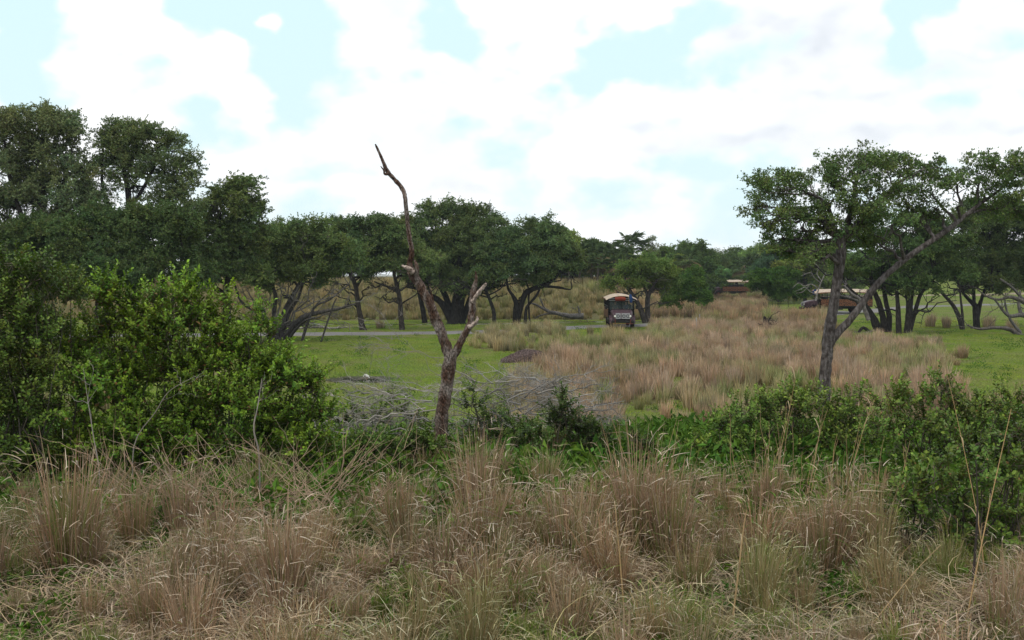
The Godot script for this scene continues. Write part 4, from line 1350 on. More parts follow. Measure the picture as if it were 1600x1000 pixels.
func shrubs() -> void:
	var b := []
	for q in [[170, 436, 16, 1.6], [168, 462, 26, 1.3], [200, 470, 26], [245, 455, 22, 1.3], [240, 485, 34], [290, 432, 16, 1.6], [292, 458, 24, 1.3], [318, 470, 24], [345, 500, 30], [400, 472, 10, 1.2], [404, 492, 12, 1.2], [290, 505, 44], [220, 520, 50], [160, 510, 46], [110, 540, 50], [360, 540, 44], [405, 560, 40], [440, 548, 24, 1.2], [450, 590, 40], [492, 575, 10, 1.4], [488, 600, 18, 1.2], [500, 640, 30], [300, 570, 60], [220, 590, 66], [140, 600, 66], [370, 620, 60], [440, 650, 50], [480, 690, 40], [300, 660, 70], [210, 680, 70], [120, 690, 66], [390, 710, 56], [300, 735, 56], [200, 745, 56], [110, 750, 50], [450, 740, 40], [520, 720, 26], [355, 460, 12, 1.3], [425, 505, 14, 1.2]]:
		b.append([q[0], q[1] + 13, q[2] * 0.9, (q[3] if q.size() > 3 else 1.0) * (1.0 if q[1] < 520 else 1.35), r2(-0.5, 0.5) * minf(1.0, q[2] / F * 14.5)])
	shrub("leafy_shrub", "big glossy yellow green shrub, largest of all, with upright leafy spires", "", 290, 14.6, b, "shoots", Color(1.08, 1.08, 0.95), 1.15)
	b = []
	for q in [[20, 420, 40], [60, 430, 40], [100, 455, 34], [0, 470, 60], [50, 500, 56], [10, 540, 60], [60, 570, 50], [0, 610, 60], [50, 640, 50], [10, 690, 60], [0, 740, 50], [60, 720, 40], [20, 400, 14, 0.4], [-60, 500, 80], [-60, 620, 80], [-60, 720, 70]]:
		b.append([q[0], q[1] + 14, q[2] * 0.9, (q[3] if q.size() > 3 else 1.0)])
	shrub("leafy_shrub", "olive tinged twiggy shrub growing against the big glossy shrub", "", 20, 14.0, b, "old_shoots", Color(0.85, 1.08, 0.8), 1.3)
	b = []
	for q in [[1060, 715, 26, 0.8], [1085, 690, 28, 0.9], [1075, 745, 30, 0.8], [1110, 765, 34, 0.8], [1170, 775, 36, 0.8], [1240, 775, 36, 0.8], [1310, 775, 36, 0.8], [1130, 655, 34], [1165, 640, 34], [1200, 635, 36], [1238, 622, 32], [1270, 628, 34], [1305, 640, 36], [1340, 622, 34], [1150, 690, 44], [1200, 685, 46], [1250, 680, 46], [1300, 690, 46], [1345, 670, 40], [1130, 725, 36], [1180, 735, 44], [1240, 735, 46], [1300, 740, 46], [1240, 606, 12, 1.3], [1190, 612, 12, 1.2], [1100, 690, 20], [1350, 735, 40]]:
		b.append([q[0], q[1] + 16, q[2] * 0.92, (q[3] if q.size() > 3 else 1.0)])
	shrub("leafy_shrub", "low spreading green shrub at the foot of the slanting limbed tree", "", 1240, 16.8, b, "dark_shoots", Color(1.4, 1.4, 1.25), 0.85)
	b = []
	for q in [[1385, 622, 34], [1420, 615, 32], [1455, 610, 30], [1478, 585, 16, 1.3], [1475, 600, 22], [1510, 625, 34], [1545, 632, 34], [1580, 620, 32], [1600, 640, 40], [1400, 665, 46], [1450, 660, 48], [1500, 675, 50], [1550, 680, 50], [1600, 690, 50], [1400, 720, 50], [1460, 720, 52], [1520, 735, 54], [1580, 745, 54], [1640, 660, 60], [1640, 740, 60], [1440, 775, 44], [1500, 790, 44], [1570, 800, 44], [1420, 810, 34, 0.8, -1.8], [1465, 825, 38, 0.8, -2.4], [1520, 840, 42, 0.8, -2.8], [1580, 850, 46, 0.8, -3.2], [1620, 800, 50, 0.9, -2.5], [1550, 880, 34, 0.6, -3.6], [1600, 890, 40, 0.7, -3.8]]:
		b.append([q[0], q[1] + 16, q[2] * 0.92, (q[3] if q.size() > 3 else 1.0), (q[4] if q.size() > 4 else r2(-0.4, 0.4))])
	shrub("leafy_shrub", "dense dark green shrub with one leafy spire beside the tall dry stalks", "", 1480, 15.2, b, "dark_shoots", Color(1.2, 1.25, 1.1), 0.85)
	b = []
	for q in [[1420, 780, 40], [1400, 840, 30, 0.8], [1455, 855, 36, 0.8], [1520, 865, 40, 0.8], [1585, 870, 44, 0.8], [1470, 760, 44], [1525, 745, 46], [1580, 735, 50], [1620, 760, 60], [1450, 810, 40], [1505, 810, 46], [1560, 815, 50], [1610, 830, 54], [1400, 800, 26, 0.7], [1540, 700, 30, 0.7], [1595, 690, 34, 0.7]]:
		b.append([q[0], q[1], q[2], (q[3] if q.size() > 3 else 1.0)])
	shrub("leafy_shrub", "ragged dark shrub tangled with tall dry stalks, lowest on the slope", "", 1530, 10.7, b, "dark_shoots", Color(1.1, 1.15, 1.05), 0.65)
	b = []
	for q in [[880, 640, 16, 1.4], [872, 668, 26], [905, 672, 28], [955, 720, 26], [930, 690, 26], [820, 705, 28], [850, 695, 30], [785, 725, 26], [885, 705, 34], [920, 710, 28], [840, 725, 24], [885, 735, 30], [880, 622, 9, 1.5]]:
		b.append([q[0], q[1], q[2], (q[3] if q.size() > 3 else 1.0)])
	shrub("leafy_shrub", "dark cone shaped shrub beside the heap of grey twigs", "", 880, 17.0, b, "dark_shoots", Color(0.55, 0.62, 0.62), 1.2)
	b = []
	for q in [[1003, 690, 16], [1012, 712, 18], [995, 725, 16], [1020, 735, 14]]:
		b.append([q[0], q[1], q[2], 1.0])
	shrub("leafy_shrub", "small dark shrub alone in the tall grass", "", 1005, 16.0, b, "dark_shoots", Color(0.6, 0.66, 0.62), 1.1)
	b = []
	for q in [[500, 735, 30], [540, 720, 30], [580, 708, 30], [620, 702, 28], [655, 706, 26], [690, 715, 24], [720, 725, 24], [520, 760, 36], [570, 755, 38], [620, 755, 38], [670, 755, 36], [715, 760, 30], [550, 790, 34], [600, 795, 36], [650, 795, 34], [700, 795, 28], [560, 690, 12, 0.8], [675, 694, 12, 1.2]]:
		b.append([q[0], q[1], q[2], (q[3] if q.size() > 3 else 1.0)])
	shrub("leafy_shrub", "low small leaved green shrub at the foot of the dead tree", "", 610, 15.2, b, "dark_shoots", Color(0.95, 1.02, 0.9), 1.15)
	b = []
	for q in [[560, 640, 16, 0.35], [590, 655, 22, 0.45], [620, 645, 22, 0.4], [540, 668, 20, 0.4], [650, 660, 20, 0.45], [600, 690, 22, 0.5], [640, 690, 22, 0.5]]:
		b.append([q[0], q[1], q[2], q[3]])
	shrub("leafy_shrub", "sprawling weedy shrub under the grey branches on the lawn side", "", 600, 18.0, b, "dark_shoots", Color(1.05, 1.15, 1.0))
	b = []
	for q in [[735, 635, 18, 0.35], [765, 650, 22, 0.3], [800, 665, 22, 0.3], [830, 680, 22, 0.35], [745, 680, 28, 0.8], [790, 690, 32, 0.8], [835, 700, 30, 0.8], [740, 610, 12, 0.4], [820, 730, 34, 0.9], [765, 730, 34, 0.9], [860, 745, 30, 0.9], [790, 770, 32, 0.8], [930, 745, 30, 0.8]]:
		b.append([q[0], q[1], q[2], q[3]])
	shrub("leafy_shrub", "thin weedy shrub growing up through the grey twigs", "", 780, 17.6, b, "dark_shoots", Color(0.95, 1.1, 1.0))


func dead_wood() -> void:
	var grey := Color(0.31, 0.29, 0.265)
	# two heaps of cut branches round the dead tree
	for h in [[610, 18.2, 520, 690, 700, "heap of grey fallen branches on the lawn side of the dead tree"], [820, 18.8, 715, 915, 690, "heap of grey fallen branches between the dead tree and the cone shaped shrub"]]:
		var foot := ground(h[0], h[1])
		var o := thing("branch_heap", h[5], "dead branches", foot)
		for k in (60 if h[0] < 700 else 110):
			var mb := MB.new()
			var px := r2(h[2], h[3])
			var a := at(px, r2(600 if h[0] < 700 else 585, h[4] - 15) + absf(px - h[0]) * 0.15, h[1] + r2(-1.2, 1.2))
			a.y = maxf(a.y, H(a.x, a.z) + 0.03)
			var len_ := r2(0.4, 1.05)
			var dirx := -1.0 if (px < 690 and rng.randf() < 0.8) or (px > 690 and rng.randf() < 0.35) else 1.0
			var e := a + Vector3(dirx * len_, r2(-0.2, 0.25 if h[0] < 700 else 0.4), r2(-0.7, 0.7))
			e.y = maxf(e.y, H(e.x, e.z) + 0.05)
			twiggy(mb, a - foot, e - foot, r2(0.008, 0.017), 2, grey * r2(0.5, 1.25), 0.05, 5)
			part("branch", mb.mesh(M.twig), o)
	var o := thing("fallen_branch", "arched grey branch with fine twigs reaching over the lawn from the dead tree", "dead branch", ground(680, 17.4))
	for q in [[[690, 560, 17.2], [570, 540, 17.0], 0.008], [[695, 620, 17.3], [560, 580, 17.4], 0.009], [[690, 590, 17.2], [600, 500, 17.6], 0.006], [[690, 640, 17.0], [545, 630, 17.4], 0.014]]:
		var mb := MB.new()
		twiggy(mb, at(q[0][0], q[0][1], q[0][2]) - o.position, at(q[1][0], q[1][1], q[1][2]) - o.position, q[2], 2, Color(0.24, 0.22, 0.2), 0.045, 7)
		part("branch", mb.mesh(M.twig), o)
	# tangle of thin dry stems before the big shrub
	o = thing("dry_tangle", "tangle of thin tan dry stems leaning before the big glossy shrub", "dry stems", ground(330, 12.2))
	for k in 130:
		var mb := MB.new()
		var px := r2(150, 560)
		var d := r2(11.0, 12.9)
		var a := ground(px, d, 0.02)
		var e := a + Vector3(r2(-1.3, 1.3), r2(0.2, 1.15), r2(-0.4, 0.4))
		twiggy(mb, a - o.position, e - o.position, r2(0.005, 0.011), 1, Color(0.4, 0.29, 0.2), 0.022, 3)
		part("stem", mb.mesh(M.twig), o)
	for q in [[[402, 715, 12.6], [394, 672, 12.6], [400, 640, 12.7], [408, 592, 12.8], 0.011, "forked grey stick standing up before the big shrub"], [[150, 740, 12.4], [143, 690, 12.5], [136, 640, 12.6], [128, 575, 12.7], 0.008, "thin crooked grey stick before the olive tinged shrub"], [[205, 700, 13.0], [240, 645, 13.0], [262, 612, 13.0], [300, 590, 13.2], 0.007, "slanting pale bare twig against the big shrub"]]:
		var foot := at(q[0][0], q[0][1], q[0][2])
		foot.y = H(foot.x, foot.z)
		var s := thing("bare_stick", q[5], "stick", foot)
		var mb := MB.new()
		var P := [Vector3(0, -0.05, 0)]
		for k in 4:
			P.append(at(q[k][0], q[k][1], q[k][2]) - foot)
		var f := finer(P, taper(q[4] * 1.3, q[4] * 0.4, 5), 4)
		tube(mb, f[0], f[1], 6, Color(0.23, 0.2, 0.18), 0.2)
		twiggy(mb, f[0][10], f[0][16] + Vector3(0.12, 0.05, 0), q[4] * 0.4, 1, Color(0.3, 0.27, 0.25))
		part("stick", mb.mesh(M.twig), s)
	# the fallen tree by the stream, driftwood, stump, logs
	var fall := func(called: String, label: String, d: float, lines: Array, col: Color) -> void:
		var foot := ground(lines[0][0][0], d)
		var s := thing(called, label, "fallen wood", foot)
		for i in lines.size():
			var P := []
			var R := []
			for q in lines[i]:
				P.append(at(q[0], q[1], d + (q[3] if q.size() > 3 else 0.0)) - foot)
				R.append(q[2] * 0.5 / F * d)
			var f := finer(P, R, 4)
			var mb := MB.new()
			tube(mb, f[0], f[1], 7, vary(col, 0.12, 0.03), 0.14)
			for k in 3:
				var j: int = 3 + rng.randi() % maxi(1, f[0].size() - 3)
				twiggy(mb, f[0][j], f[0][j] + ball() * Vector3(1.2, 0.8, 1.0) * R[0] * 8.0, R[-1] * 0.6, 1, col)
			part("trunk" if i == 0 else "branch", mb.mesh(M.bark), s)
	fall.call("fallen_tree", "grey fallen tree lying across the grass by the nearer truck", 107.0, [[[912, 494, 9], [890, 494, 8], [872, 490, 6], [856, 486, 5], [838, 476, 3], [830, 474, 2]], [[858, 487, 4], [850, 480, 3], [843, 464, 2]], [[872, 490, 4], [856, 490, 3], [842, 494, 2], [836, 498, 2]], [[906, 493, 5], [905, 485, 4], [903, 478, 1.5]]], Color(0.22, 0.2, 0.185))
	fall.call("driftwood", "pale bleached log on the verge under the grey limbed tree", 91.0, [[[455, 514, 4], [480, 512, 3], [500, 511, 4], [520, 513, 3], [543, 511, 2]], [[496, 508, 4], [506, 511, 3], [515, 514, 2]]], Color(0.42, 0.39, 0.36))
	fall.call("driftwood", "dark twisted driftwood with pale bare branches on the far lawn", 84.0, [[[1615, 530, 10], [1595, 524, 8], [1578, 514, 7], [1555, 512, 5], [1530, 514, 4], [1512, 508, 2]], [[1620, 505, 10], [1600, 492, 8], [1580, 494, 6], [1568, 486, 4], [1556, 470, 3], [1545, 462, 2]], [[1605, 474, 8], [1580, 464, 6], [1560, 468, 4], [1540, 462, 3], [1528, 452, 2]], [[1596, 492, 6], [1592, 475, 5], [1594, 455, 3]], [[1600, 470, 5], [1582, 450, 4], [1562, 436, 3]], [[1596, 520, 5], [1580, 500, 4], [1572, 480, 3], [1570, 468, 2]]], Color(0.2, 0.18, 0.17))
	fall.call("log", "low grey log lying in the shade of the two straight stems", 87.0, [[[1312, 522, 3], [1335, 523, 4], [1352, 521, 4], [1366, 516, 3]]], Color(0.26, 0.24, 0.22))
	fall.call("dead_shrub", "leafless bleached shrub with pale crooked branches before the big round bush", 116.0, [[[1275, 470, 2.6], [1278, 455, 2], [1283, 440, 1.5], [1290, 425, 1]], [[1279, 452, 1.7], [1268, 444, 1.4], [1256, 447, 1.2], [1248, 442, 1], [1238, 450, 0.7]], [[1282, 442, 1.4], [1272, 434, 1.2], [1266, 426, 1], [1252, 431, 0.7]], [[1264, 446, 1.1], [1254, 456, 0.9], [1244, 458, 0.6]], [[1276, 460, 1.7], [1266, 456, 1.3], [1258, 449, 1], [1246, 454, 0.7]], [[1284, 440, 1.4], [1276, 428, 1.1], [1279, 418, 0.9], [1270, 410, 0.6]]], Color(0.4, 0.37, 0.34))
	fall.call("dead_branch", "long bare grey branch slanting down before the farther truck", 82.0, [[[1358, 500, 7], [1345, 470, 6], [1332, 460, 5], [1318, 446, 3]], [[1346, 472, 4], [1330, 466, 3], [1314, 462, 2]]], Color(0.22, 0.2, 0.19))
	fall.call("stump", "dark broken stump with two short horns in the pale grass", 90.0, [[[1199, 522, 12], [1198, 508, 8], [1196, 500, 6], [1195, 495, 4]], [[1199, 506, 5], [1202, 500, 3], [1204, 496, 2]], [[1190, 520, 4], [1198, 514, 4], [1204, 511, 3]]], Color(0.055, 0.045, 0.04))


func traffic() -> void:
	var a := ground(968, 96.5, 0.05)
	var t1 := make_truck(a, deg_to_rad(-2), "cream roofed open truck facing the camera, red and blue bundles on its roof edge")
	var b := ground(1305, 131, 0.05)
	var t2 := copy_truck(t1, b, deg_to_rad(-92), "cream roofed open truck seen side on behind the slanting limb")
	var c := ground(1142, 196, 0.05)
	var t3 := copy_truck(t1, c, deg_to_rad(-80), "most distant truck, only its pale roof showing above the grass")
	person(t1, Vector3(0.5, 1.6, 1.5), Color(0.05, 0.05, 0.08), Color(0.02, 0.02, 0.02), "driver in dark clothes behind the windscreen of the nearer truck")
	person(t1, Vector3(-0.5, 1.6, 1.5), Color(0.1, 0.09, 0.08), Color(0.03, 0.02, 0.02), "passenger in dark clothes beside the nearer truck's driver")
	var k := 0
	for q in [[-0.7, 1.5, 0.1, "driver in a dark shirt in the truck behind the slanting limb"], [-0.7, 0.3, 0.75, "passenger in a white shirt on the front bench of the side on truck"], [-0.6, -0.9, 0.12, "passenger in a dark shirt in the middle of the side on truck"], [-0.7, -2.1, 0.8, "passenger in a white top on the fourth bench of the side on truck"], [-0.65, -3.3, 0.35, "passenger in a grey shirt on the rearmost bench of the side on truck"]]:
		person(t2, Vector3(q[0], 1.6, q[1]), Color(q[2], q[2], q[2] * 1.05), [Color(0.03, 0.02, 0.015), Color(0.6, 0.55, 0.5), Color(0.06, 0.04, 0.02)][k % 3], q[3])
		k += 1


func grasses() -> void:
	var G: Material = M.grass_blade
	var tan_ := Color(0.31, 0.208, 0.135)
	var near := []
	for q in [[210, 0.95, 0.1, 0.6, 0.45], [190, 0.8, 0.13, 0.85, 0.15], [220, 1.1, 0.1, 0.5, 0.3], [180, 0.7, 0.15, 1.0, 0.2], [210, 0.9, 0.12, 0.7, 0.65], [170, 1.0, 0.09, 0.6, 0.1]]:
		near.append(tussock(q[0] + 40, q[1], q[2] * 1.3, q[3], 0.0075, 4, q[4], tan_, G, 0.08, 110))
	var thatch := []
	for k in 4:
		var mb := MB.new()
		for j in 150:
			var a := rng.randf() * TAU
			var dir := Vector3(cos(a), r2(-0.1, 0.8), sin(a)).normalized()
			var side := dir.cross(Vector3.UP + ball() * 0.5).normalized()
			var p := Vector3(r2(-0.4, 0.4), r2(0.02, 0.22), r2(-0.4, 0.4))
			var l := r2(0.12, 0.5)
			var sag := r2(0.1, 0.9)
			var col := vary(Color(0.35, 0.27, 0.19), 0.5, 0.07) if rng.randf() < 0.85 else vary(Color(0.16, 0.2, 0.05), 0.3, 0.1)
			var first := mb.v.size()
			for i in 5:
				var t := i / 4.0
				var q := p + dir * l * t - Vector3(0, sag * l * t * t, 0) + side * l * 0.15 * sin(t * 3.0 + a)
				var hw := 0.0036 * (1.0 - 0.7 * t)
				mb.vert(q - side * hw, Vector3.UP, col)
				mb.vert(q + side * hw, Vector3.UP, col)
			for i in 4:
				var b := first + i * 2
				mb.tri(b, b + 1, b + 2)
				mb.tri(b + 1, b + 3, b + 2)
		thatch.append(mb.mesh(G, false))
	var green_tufts := []
	for q in [[170, 0.6, 0.12, 0.9], [150, 0.75, 0.1, 0.7]]:
		green_tufts.append(tussock(q[0], q[1], q[2], q[3], 0.009, 4, 0.95, Color(0.17, 0.19, 0.05), G, 0.4, 40))
	var mid := []
	for q in [[130, 1.15, 0.22, 0.5, 0.2], [120, 1.0, 0.25, 0.6, 0.35], [130, 1.25, 0.2, 0.45, 0.1], [120, 0.9, 0.25, 0.7, 0.5]]:
		mid.append(tussock(q[0], q[1], q[2], q[3], 0.02, 2, q[4], Color(0.42, 0.325, 0.235), G))
	var far := []
	for q in [[110, 1.3, 0.35, 0.5, 0.25], [100, 1.1, 0.4, 0.6, 0.45], [110, 1.45, 0.3, 0.45, 0.15]]:
		far.append(tussock(q[0], q[1], q[2], q[3], 0.04, 2, q[4], Color(0.35, 0.265, 0.17), G))
	var lawn := []
	for k in 3:
		var mb := MB.new()
		for j in 260:
			var p := Vector3(r2(-0.9, 0.9), 0, r2(-0.9, 0.9))
			var g := vary(Color(0.165, 0.255, 0.03).lerp(Color(0.27, 0.28, 0.06), rng.randf() * rng.randf()), 0.25, 0.08)
			blade(mb, p, ball() * 0.6 * Vector3(1, 0, 1), r2(0.04, 0.11), 0.4, 0.018, 1, [g, g])
		lawn.append(mb.mesh(G, false))
	var leafy := []
	for k in 3:
		var mb := MB.new()
		for j in 60:
			var p := Vector3(r2(-0.22, 0.22), r2(0.0, 0.16), r2(-0.22, 0.22))
			leaf(mb, p, (ball() + Vector3(0, 0.5, 0)).normalized(), r2(0.04, 0.08), r2(0.02, 0.035), vary(Color(0.09, 0.17, 0.03), 0.25, 0.1))
		leafy.append(mb.mesh(M.leaf, false))

	# tussocks that stand out in front
	for q in [[100, 905, 10.0, 1.35, 0, "tall tussock with a green base before the olive tinged shrub"], [320, 925, 9.4, 0.95, 1, "wide tan tussock below the tangle of dry stems"], [345, 900, 9.9, 0.8, 4, "orange brown tussock behind the wide tan one"], [440, 985, 8.6, 0.95, 2, "bleached tussock with whitish blade tips at the picture's lower edge"], [620, 860, 11.1, 0.95, 0, "fanned tussock with a dark green heart below the low shrub"], [745, 810, 12.3, 1.1, 2, "tall reddish tussock below the dead tree"], [790, 850, 11.4, 1.0, 3, "broad tussock beside the tall reddish one"], [880, 905, 10.2, 1.0, 4, "tussock with one bright green tuft at its side"], [1000, 890, 10.4, 1.25, 2, "large brown tussock in the middle of the dry grass"],
			[1050, 900, 10.2, 1.15, 0, "dark based tussock leaning on the large brown one"], [1205, 800, 12.2, 0.85, 2, "upright brown tussock before the low spreading shrub"], [1290, 905, 10.1, 1.05, 1, "largest tussock, tan with a green foot, beside the patch of bare soil"], [1330, 885, 10.3, 1.15, 4, "green flecked tussock before the dense dark shrub"], [1340, 815, 11.8, 0.75, 3, "straw coloured tussock between the low spreading and the dense dark shrub"], [760, 975, 8.7, 0.95, 3, "sprawling pale tussock close to the lower edge"], [1130, 800, 12.2, 0.75, 5, "slender tan tussock beside the upright brown one"]]:
		var o := thing("grass_tussock", q[5], "grass tussock", ground(q[0], q[2], -0.03), "dry tussocks standing out in the near grass", rng.randf() * TAU)
		for j in 2:
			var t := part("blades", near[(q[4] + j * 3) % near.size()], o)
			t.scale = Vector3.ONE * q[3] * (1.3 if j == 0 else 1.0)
			t.rotation.y = r2(0, TAU)
	# dry grass all over the front
	var spots := []
	var small := []
	var greens := []
	var mats := []
	var weeds := []
	var z := 6.6
	while z < 24.0:
		var half := z * 0.6 + 1.0
		var x := -half
		while x < half:
			var p := Vector3(x + r2(-0.2, 0.2), 0, -z - r2(-0.2, 0.2))
			var u := 800.0 - p.x / p.z * F
			var n := patch.get_noise_2d(p.x * 9.0, p.z * 9.0)
			var open := (u > 1390 and -p.z > 9.5) or (u < 130 and -p.z < 10.4) or (u > 1240 and u < 1380 and -p.z < 9.3 and -p.z > 8.2) or (u > 200 and u < 470 and -p.z > 10.0 and -p.z < 12.2) or (u > 610 and u < 690 and -p.z > 10.6 and -p.z < 11.6)
			var keep := 0.74 + n * 1.3
			if z > 13.2:
				keep = 0.45 if u > 680 and u < 1120 and z < 15 else 0.06
			var edge := 12.4 + 1.3 * patch.get_noise_2d(u * 0.06, 70.0) - (0.9 if u > 500.0 and u < 690.0 or u > 850.0 and u < 960.0 or u > 1050.0 and u < 1150.0 else 0.0) - (0.7 if u < 480.0 else 0.0) - (0.8 if u > 1050.0 else 0.0) - 0.2
			if z > edge:
				keep *= 0.5 if z < 14.6 else 0.2
			if open:
				keep *= 0.22
			var n2 := patch.get_noise_2d(p.x * 5.0 + 200.0, p.z * 5.0)
			if n2 > 0.12:
				keep *= 0.5
				if rng.randf() < 0.65 and z < 15.0:
					greens.append(p + Vector3(r2(-0.2, 0.2), 0, r2(-0.2, 0.2)))
			if rng.randf() < (0.85 if z < 13.4 else 0.15) * (0.3 if open or n2 > 0.12 else 0.9):
				mats.append(p + Vector3(r2(-0.17, 0.17), 0, r2(-0.17, 0.17)))
			if rng.randf() < keep:
				spots.append(p)
			if rng.randf() < (0.5 if z < 14.5 else 0.3):
				small.append(p + Vector3(r2(-0.2, 0.2), 0, r2(-0.2, 0.2)))
			if rng.randf() < (0.9 if open or n2 > 0.12 else (0.28 if z < 11.5 else 0.55)) and n < 0.4:
				weeds.append(p + Vector3(r2(-0.2, 0.2), 0, r2(-0.2, 0.2)))
			x += 0.34
		z += 0.34
	var tone := func(p: Vector3) -> Color:
		var n := patch.get_noise_2d(p.x * 4.0 + 40.0, p.z * 4.0)
		return vary(Color(1, 1, 1).lerp(Color(0.85, 1.02, 0.8), clampf(n * 2.0, 0.0, 1.0)), 0.14, 0.05)
	grow("dry_grass", near, spots, "dry tan bunch grass with curled pale tips covering the slope in front", func(p: Vector3) -> float: return (r2(1.1, 1.35) if rng.randf() < 0.05 else (r2(0.8, 1.1) if rng.randf() < 0.4 else r2(0.35, 0.7))) * (0.9 if p.z > -8.5 else (1.0 if p.z > -11.5 else 0.9)), tone)
	grow("dry_thatch", thatch, mats, "matted dry straw lying between the tussocks", func(_p: Vector3) -> float: return r2(0.7, 1.3), tone)
	grow("green_grass", green_tufts, greens, "green grass clumps in hollows between the dry tussocks", func(_p: Vector3) -> float: return r2(0.5, 1.0), tone)
	grow("short_grass", near, small, "short mixed green and dry grass between the tussocks", func(_p: Vector3) -> float: return r2(0.2, 0.42), tone)
	grow("green_weeds", leafy, weeds, "low green weeds between the dry tussocks", func(p: Vector3) -> float: return r2(0.7, 1.5) if p.z > -11.5 else r2(1.2, 3.2), func(_p: Vector3) -> Color: return vary(Color(0.85, 0.88, 0.8), 0.35, 0.15))
	# tall grass of the field and of the bank
	spots = []
	var back := []
	z = 24.0
	while z < 200.0:
		var step := 0.62 if z < 100.0 else 0.95
		var half := z * 0.53 + 2.0
		var x := -half
		while x < half:
			var p := Vector3(x + r2(-0.5, 0.5) * step, 0, -z + r2(-0.5, 0.5) * step)
			if rng.randf() < tall_grass(p.x, -p.z) * 0.7 and not (-p.z < 34.0 and absf(p.x) > 8.0 and rng.randf() < 0.5):
				(spots if z < 100.0 else back).append(p)
			x += step
		z += step
	var field := func(p: Vector3) -> Color:
		var n := patch.get_noise_2d(p.x * 1.3 + 90.0, p.z * 1.3)
		var c := Color(1.05, 0.98, 0.98).lerp(Color(0.72, 1.0, 0.6), clampf(n * 2.2 - 0.1, 0.0, 1.0))
		if -p.z > 66.0 and p.x < 13.0:
			c = c.lerp(Color(0.75, 0.98, 0.6), 0.45)
		return vary(c, 0.3, 0.06)
	grow("tall_grass", mid, spots, "tall rose tan grass filling the field beyond the shrubs", func(p: Vector3) -> float: return (r2(0.45, 0.85) if rng.randf() < 0.5 else r2(0.85, 1.25)) * (0.75 if -p.z < 34.0 else 1.0), field)
	grow("bank_grass", far, back, "tall brown and green grass on the bank behind the oaks", func(_p: Vector3) -> float: return (r2(0.5, 0.9) if rng.randf() < 0.5 else r2(0.9, 1.35)), field)
	# lawn blades
	spots = []
	z = 33.0
	while z < 112.0:
		var half := z * 0.53 + 2.0
		var x := -half
		while x < half:
			var p := Vector3(x + r2(-0.7, 0.7), 0, -z + r2(-0.7, 0.7))
			if tall_grass(p.x, -p.z) < 0.5 and (rough.get_noise_2d(p.x * 3.1, -p.z * 3.1) < 0.4 or rng.randf() < 0.4) and not (-p.z > 78.0 and on_road(p)) and not (absf(p.z + 48.0) < 1.7 and absf(p.x + 7.1) < 1.7 and rng.randf() < 0.85):
				spots.append(p)
			x += 1.3
		z += 1.3
	var patchy := []
	for k in 420:
		var p := Vector3(0, 0, -r2(36.0, 110.0))
		p.x = r2(-0.5, 0.5) * -p.z * 1.05
		if tall_grass(p.x, -p.z) < 0.5 and not on_road(p):
			patchy.append(p)
	grow("lawn_weeds", leafy, patchy, "low weeds dotted over the lawn", func(_p: Vector3) -> float: return r2(0.8, 2.2), func(_p: Vector3) -> Color: return vary(Color(0.85, 0.9, 0.8), 0.3, 0.15))
	grow("lawn_grass", lawn, spots, "short green grass of the lawn", func(_p: Vector3) -> float: return r2(0.8, 1.2), func(p: Vector3) -> Color: return vary(Color(1.0, 1.12, 1.0).lerp(Color(1.4, 1.25, 1.4), clampf(patch.get_noise_2d(p.x * 1.6, p.z * 1.6) * 2.2 + 0.4, 0.0, 1.0)), 0.2, 0.08))
	# single tufts on the lawns
	for q in [[1450, 500, 97.0, 1.5, "lone brown tussock on the lawn beside the two straight stems"], [1552, 505, 93.0, 1.5, "rose tan tussock against the V shaped trunk"], [1483, 505, 95.0, 1.3, "pale tussock behind the slanting trunk"], [592, 512, 94.0, 1.0, "small green tussock beside the slim leaning tree"], [1585, 512, 90.0, 1.3, "olive tussock under the driftwood"], [1463, 570, 50.0, 1.4, "tall reddish tussock at the lawn's corner"]]:
		var o := thing("grass_tussock", q[4], "grass tussock", ground(q[0], q[2], -0.03), "lone tussocks on the lawns")
		for j in 3:
			var t := part("blades", mid[j], o)
			t.scale = Vector3.ONE * q[3]
			t.position = Vector3(r2(-0.3, 0.3), 0, r2(-0.3, 0.3)) * q[3]
			t.rotation.y = r2(0, TAU)


func on_road(p: Vector3) -> bool:
	var line := [Vector2(-75, 74), Vector2(-45, 80), Vector2(-22, 84.5), Vector2(-8, 86.5), Vector2(0, 90), Vector2(7, 97), Vector2(14, 101), Vector2(24, 112)]
	for i in line.size() - 1:
		var q := Geometry2D.get_closest_point_to_segment(Vector2(p.x, -p.z), line[i], line[i + 1])
		if q.distance_to(Vector2(p.x, -p.z)) < 3.1:
			return true
	return false


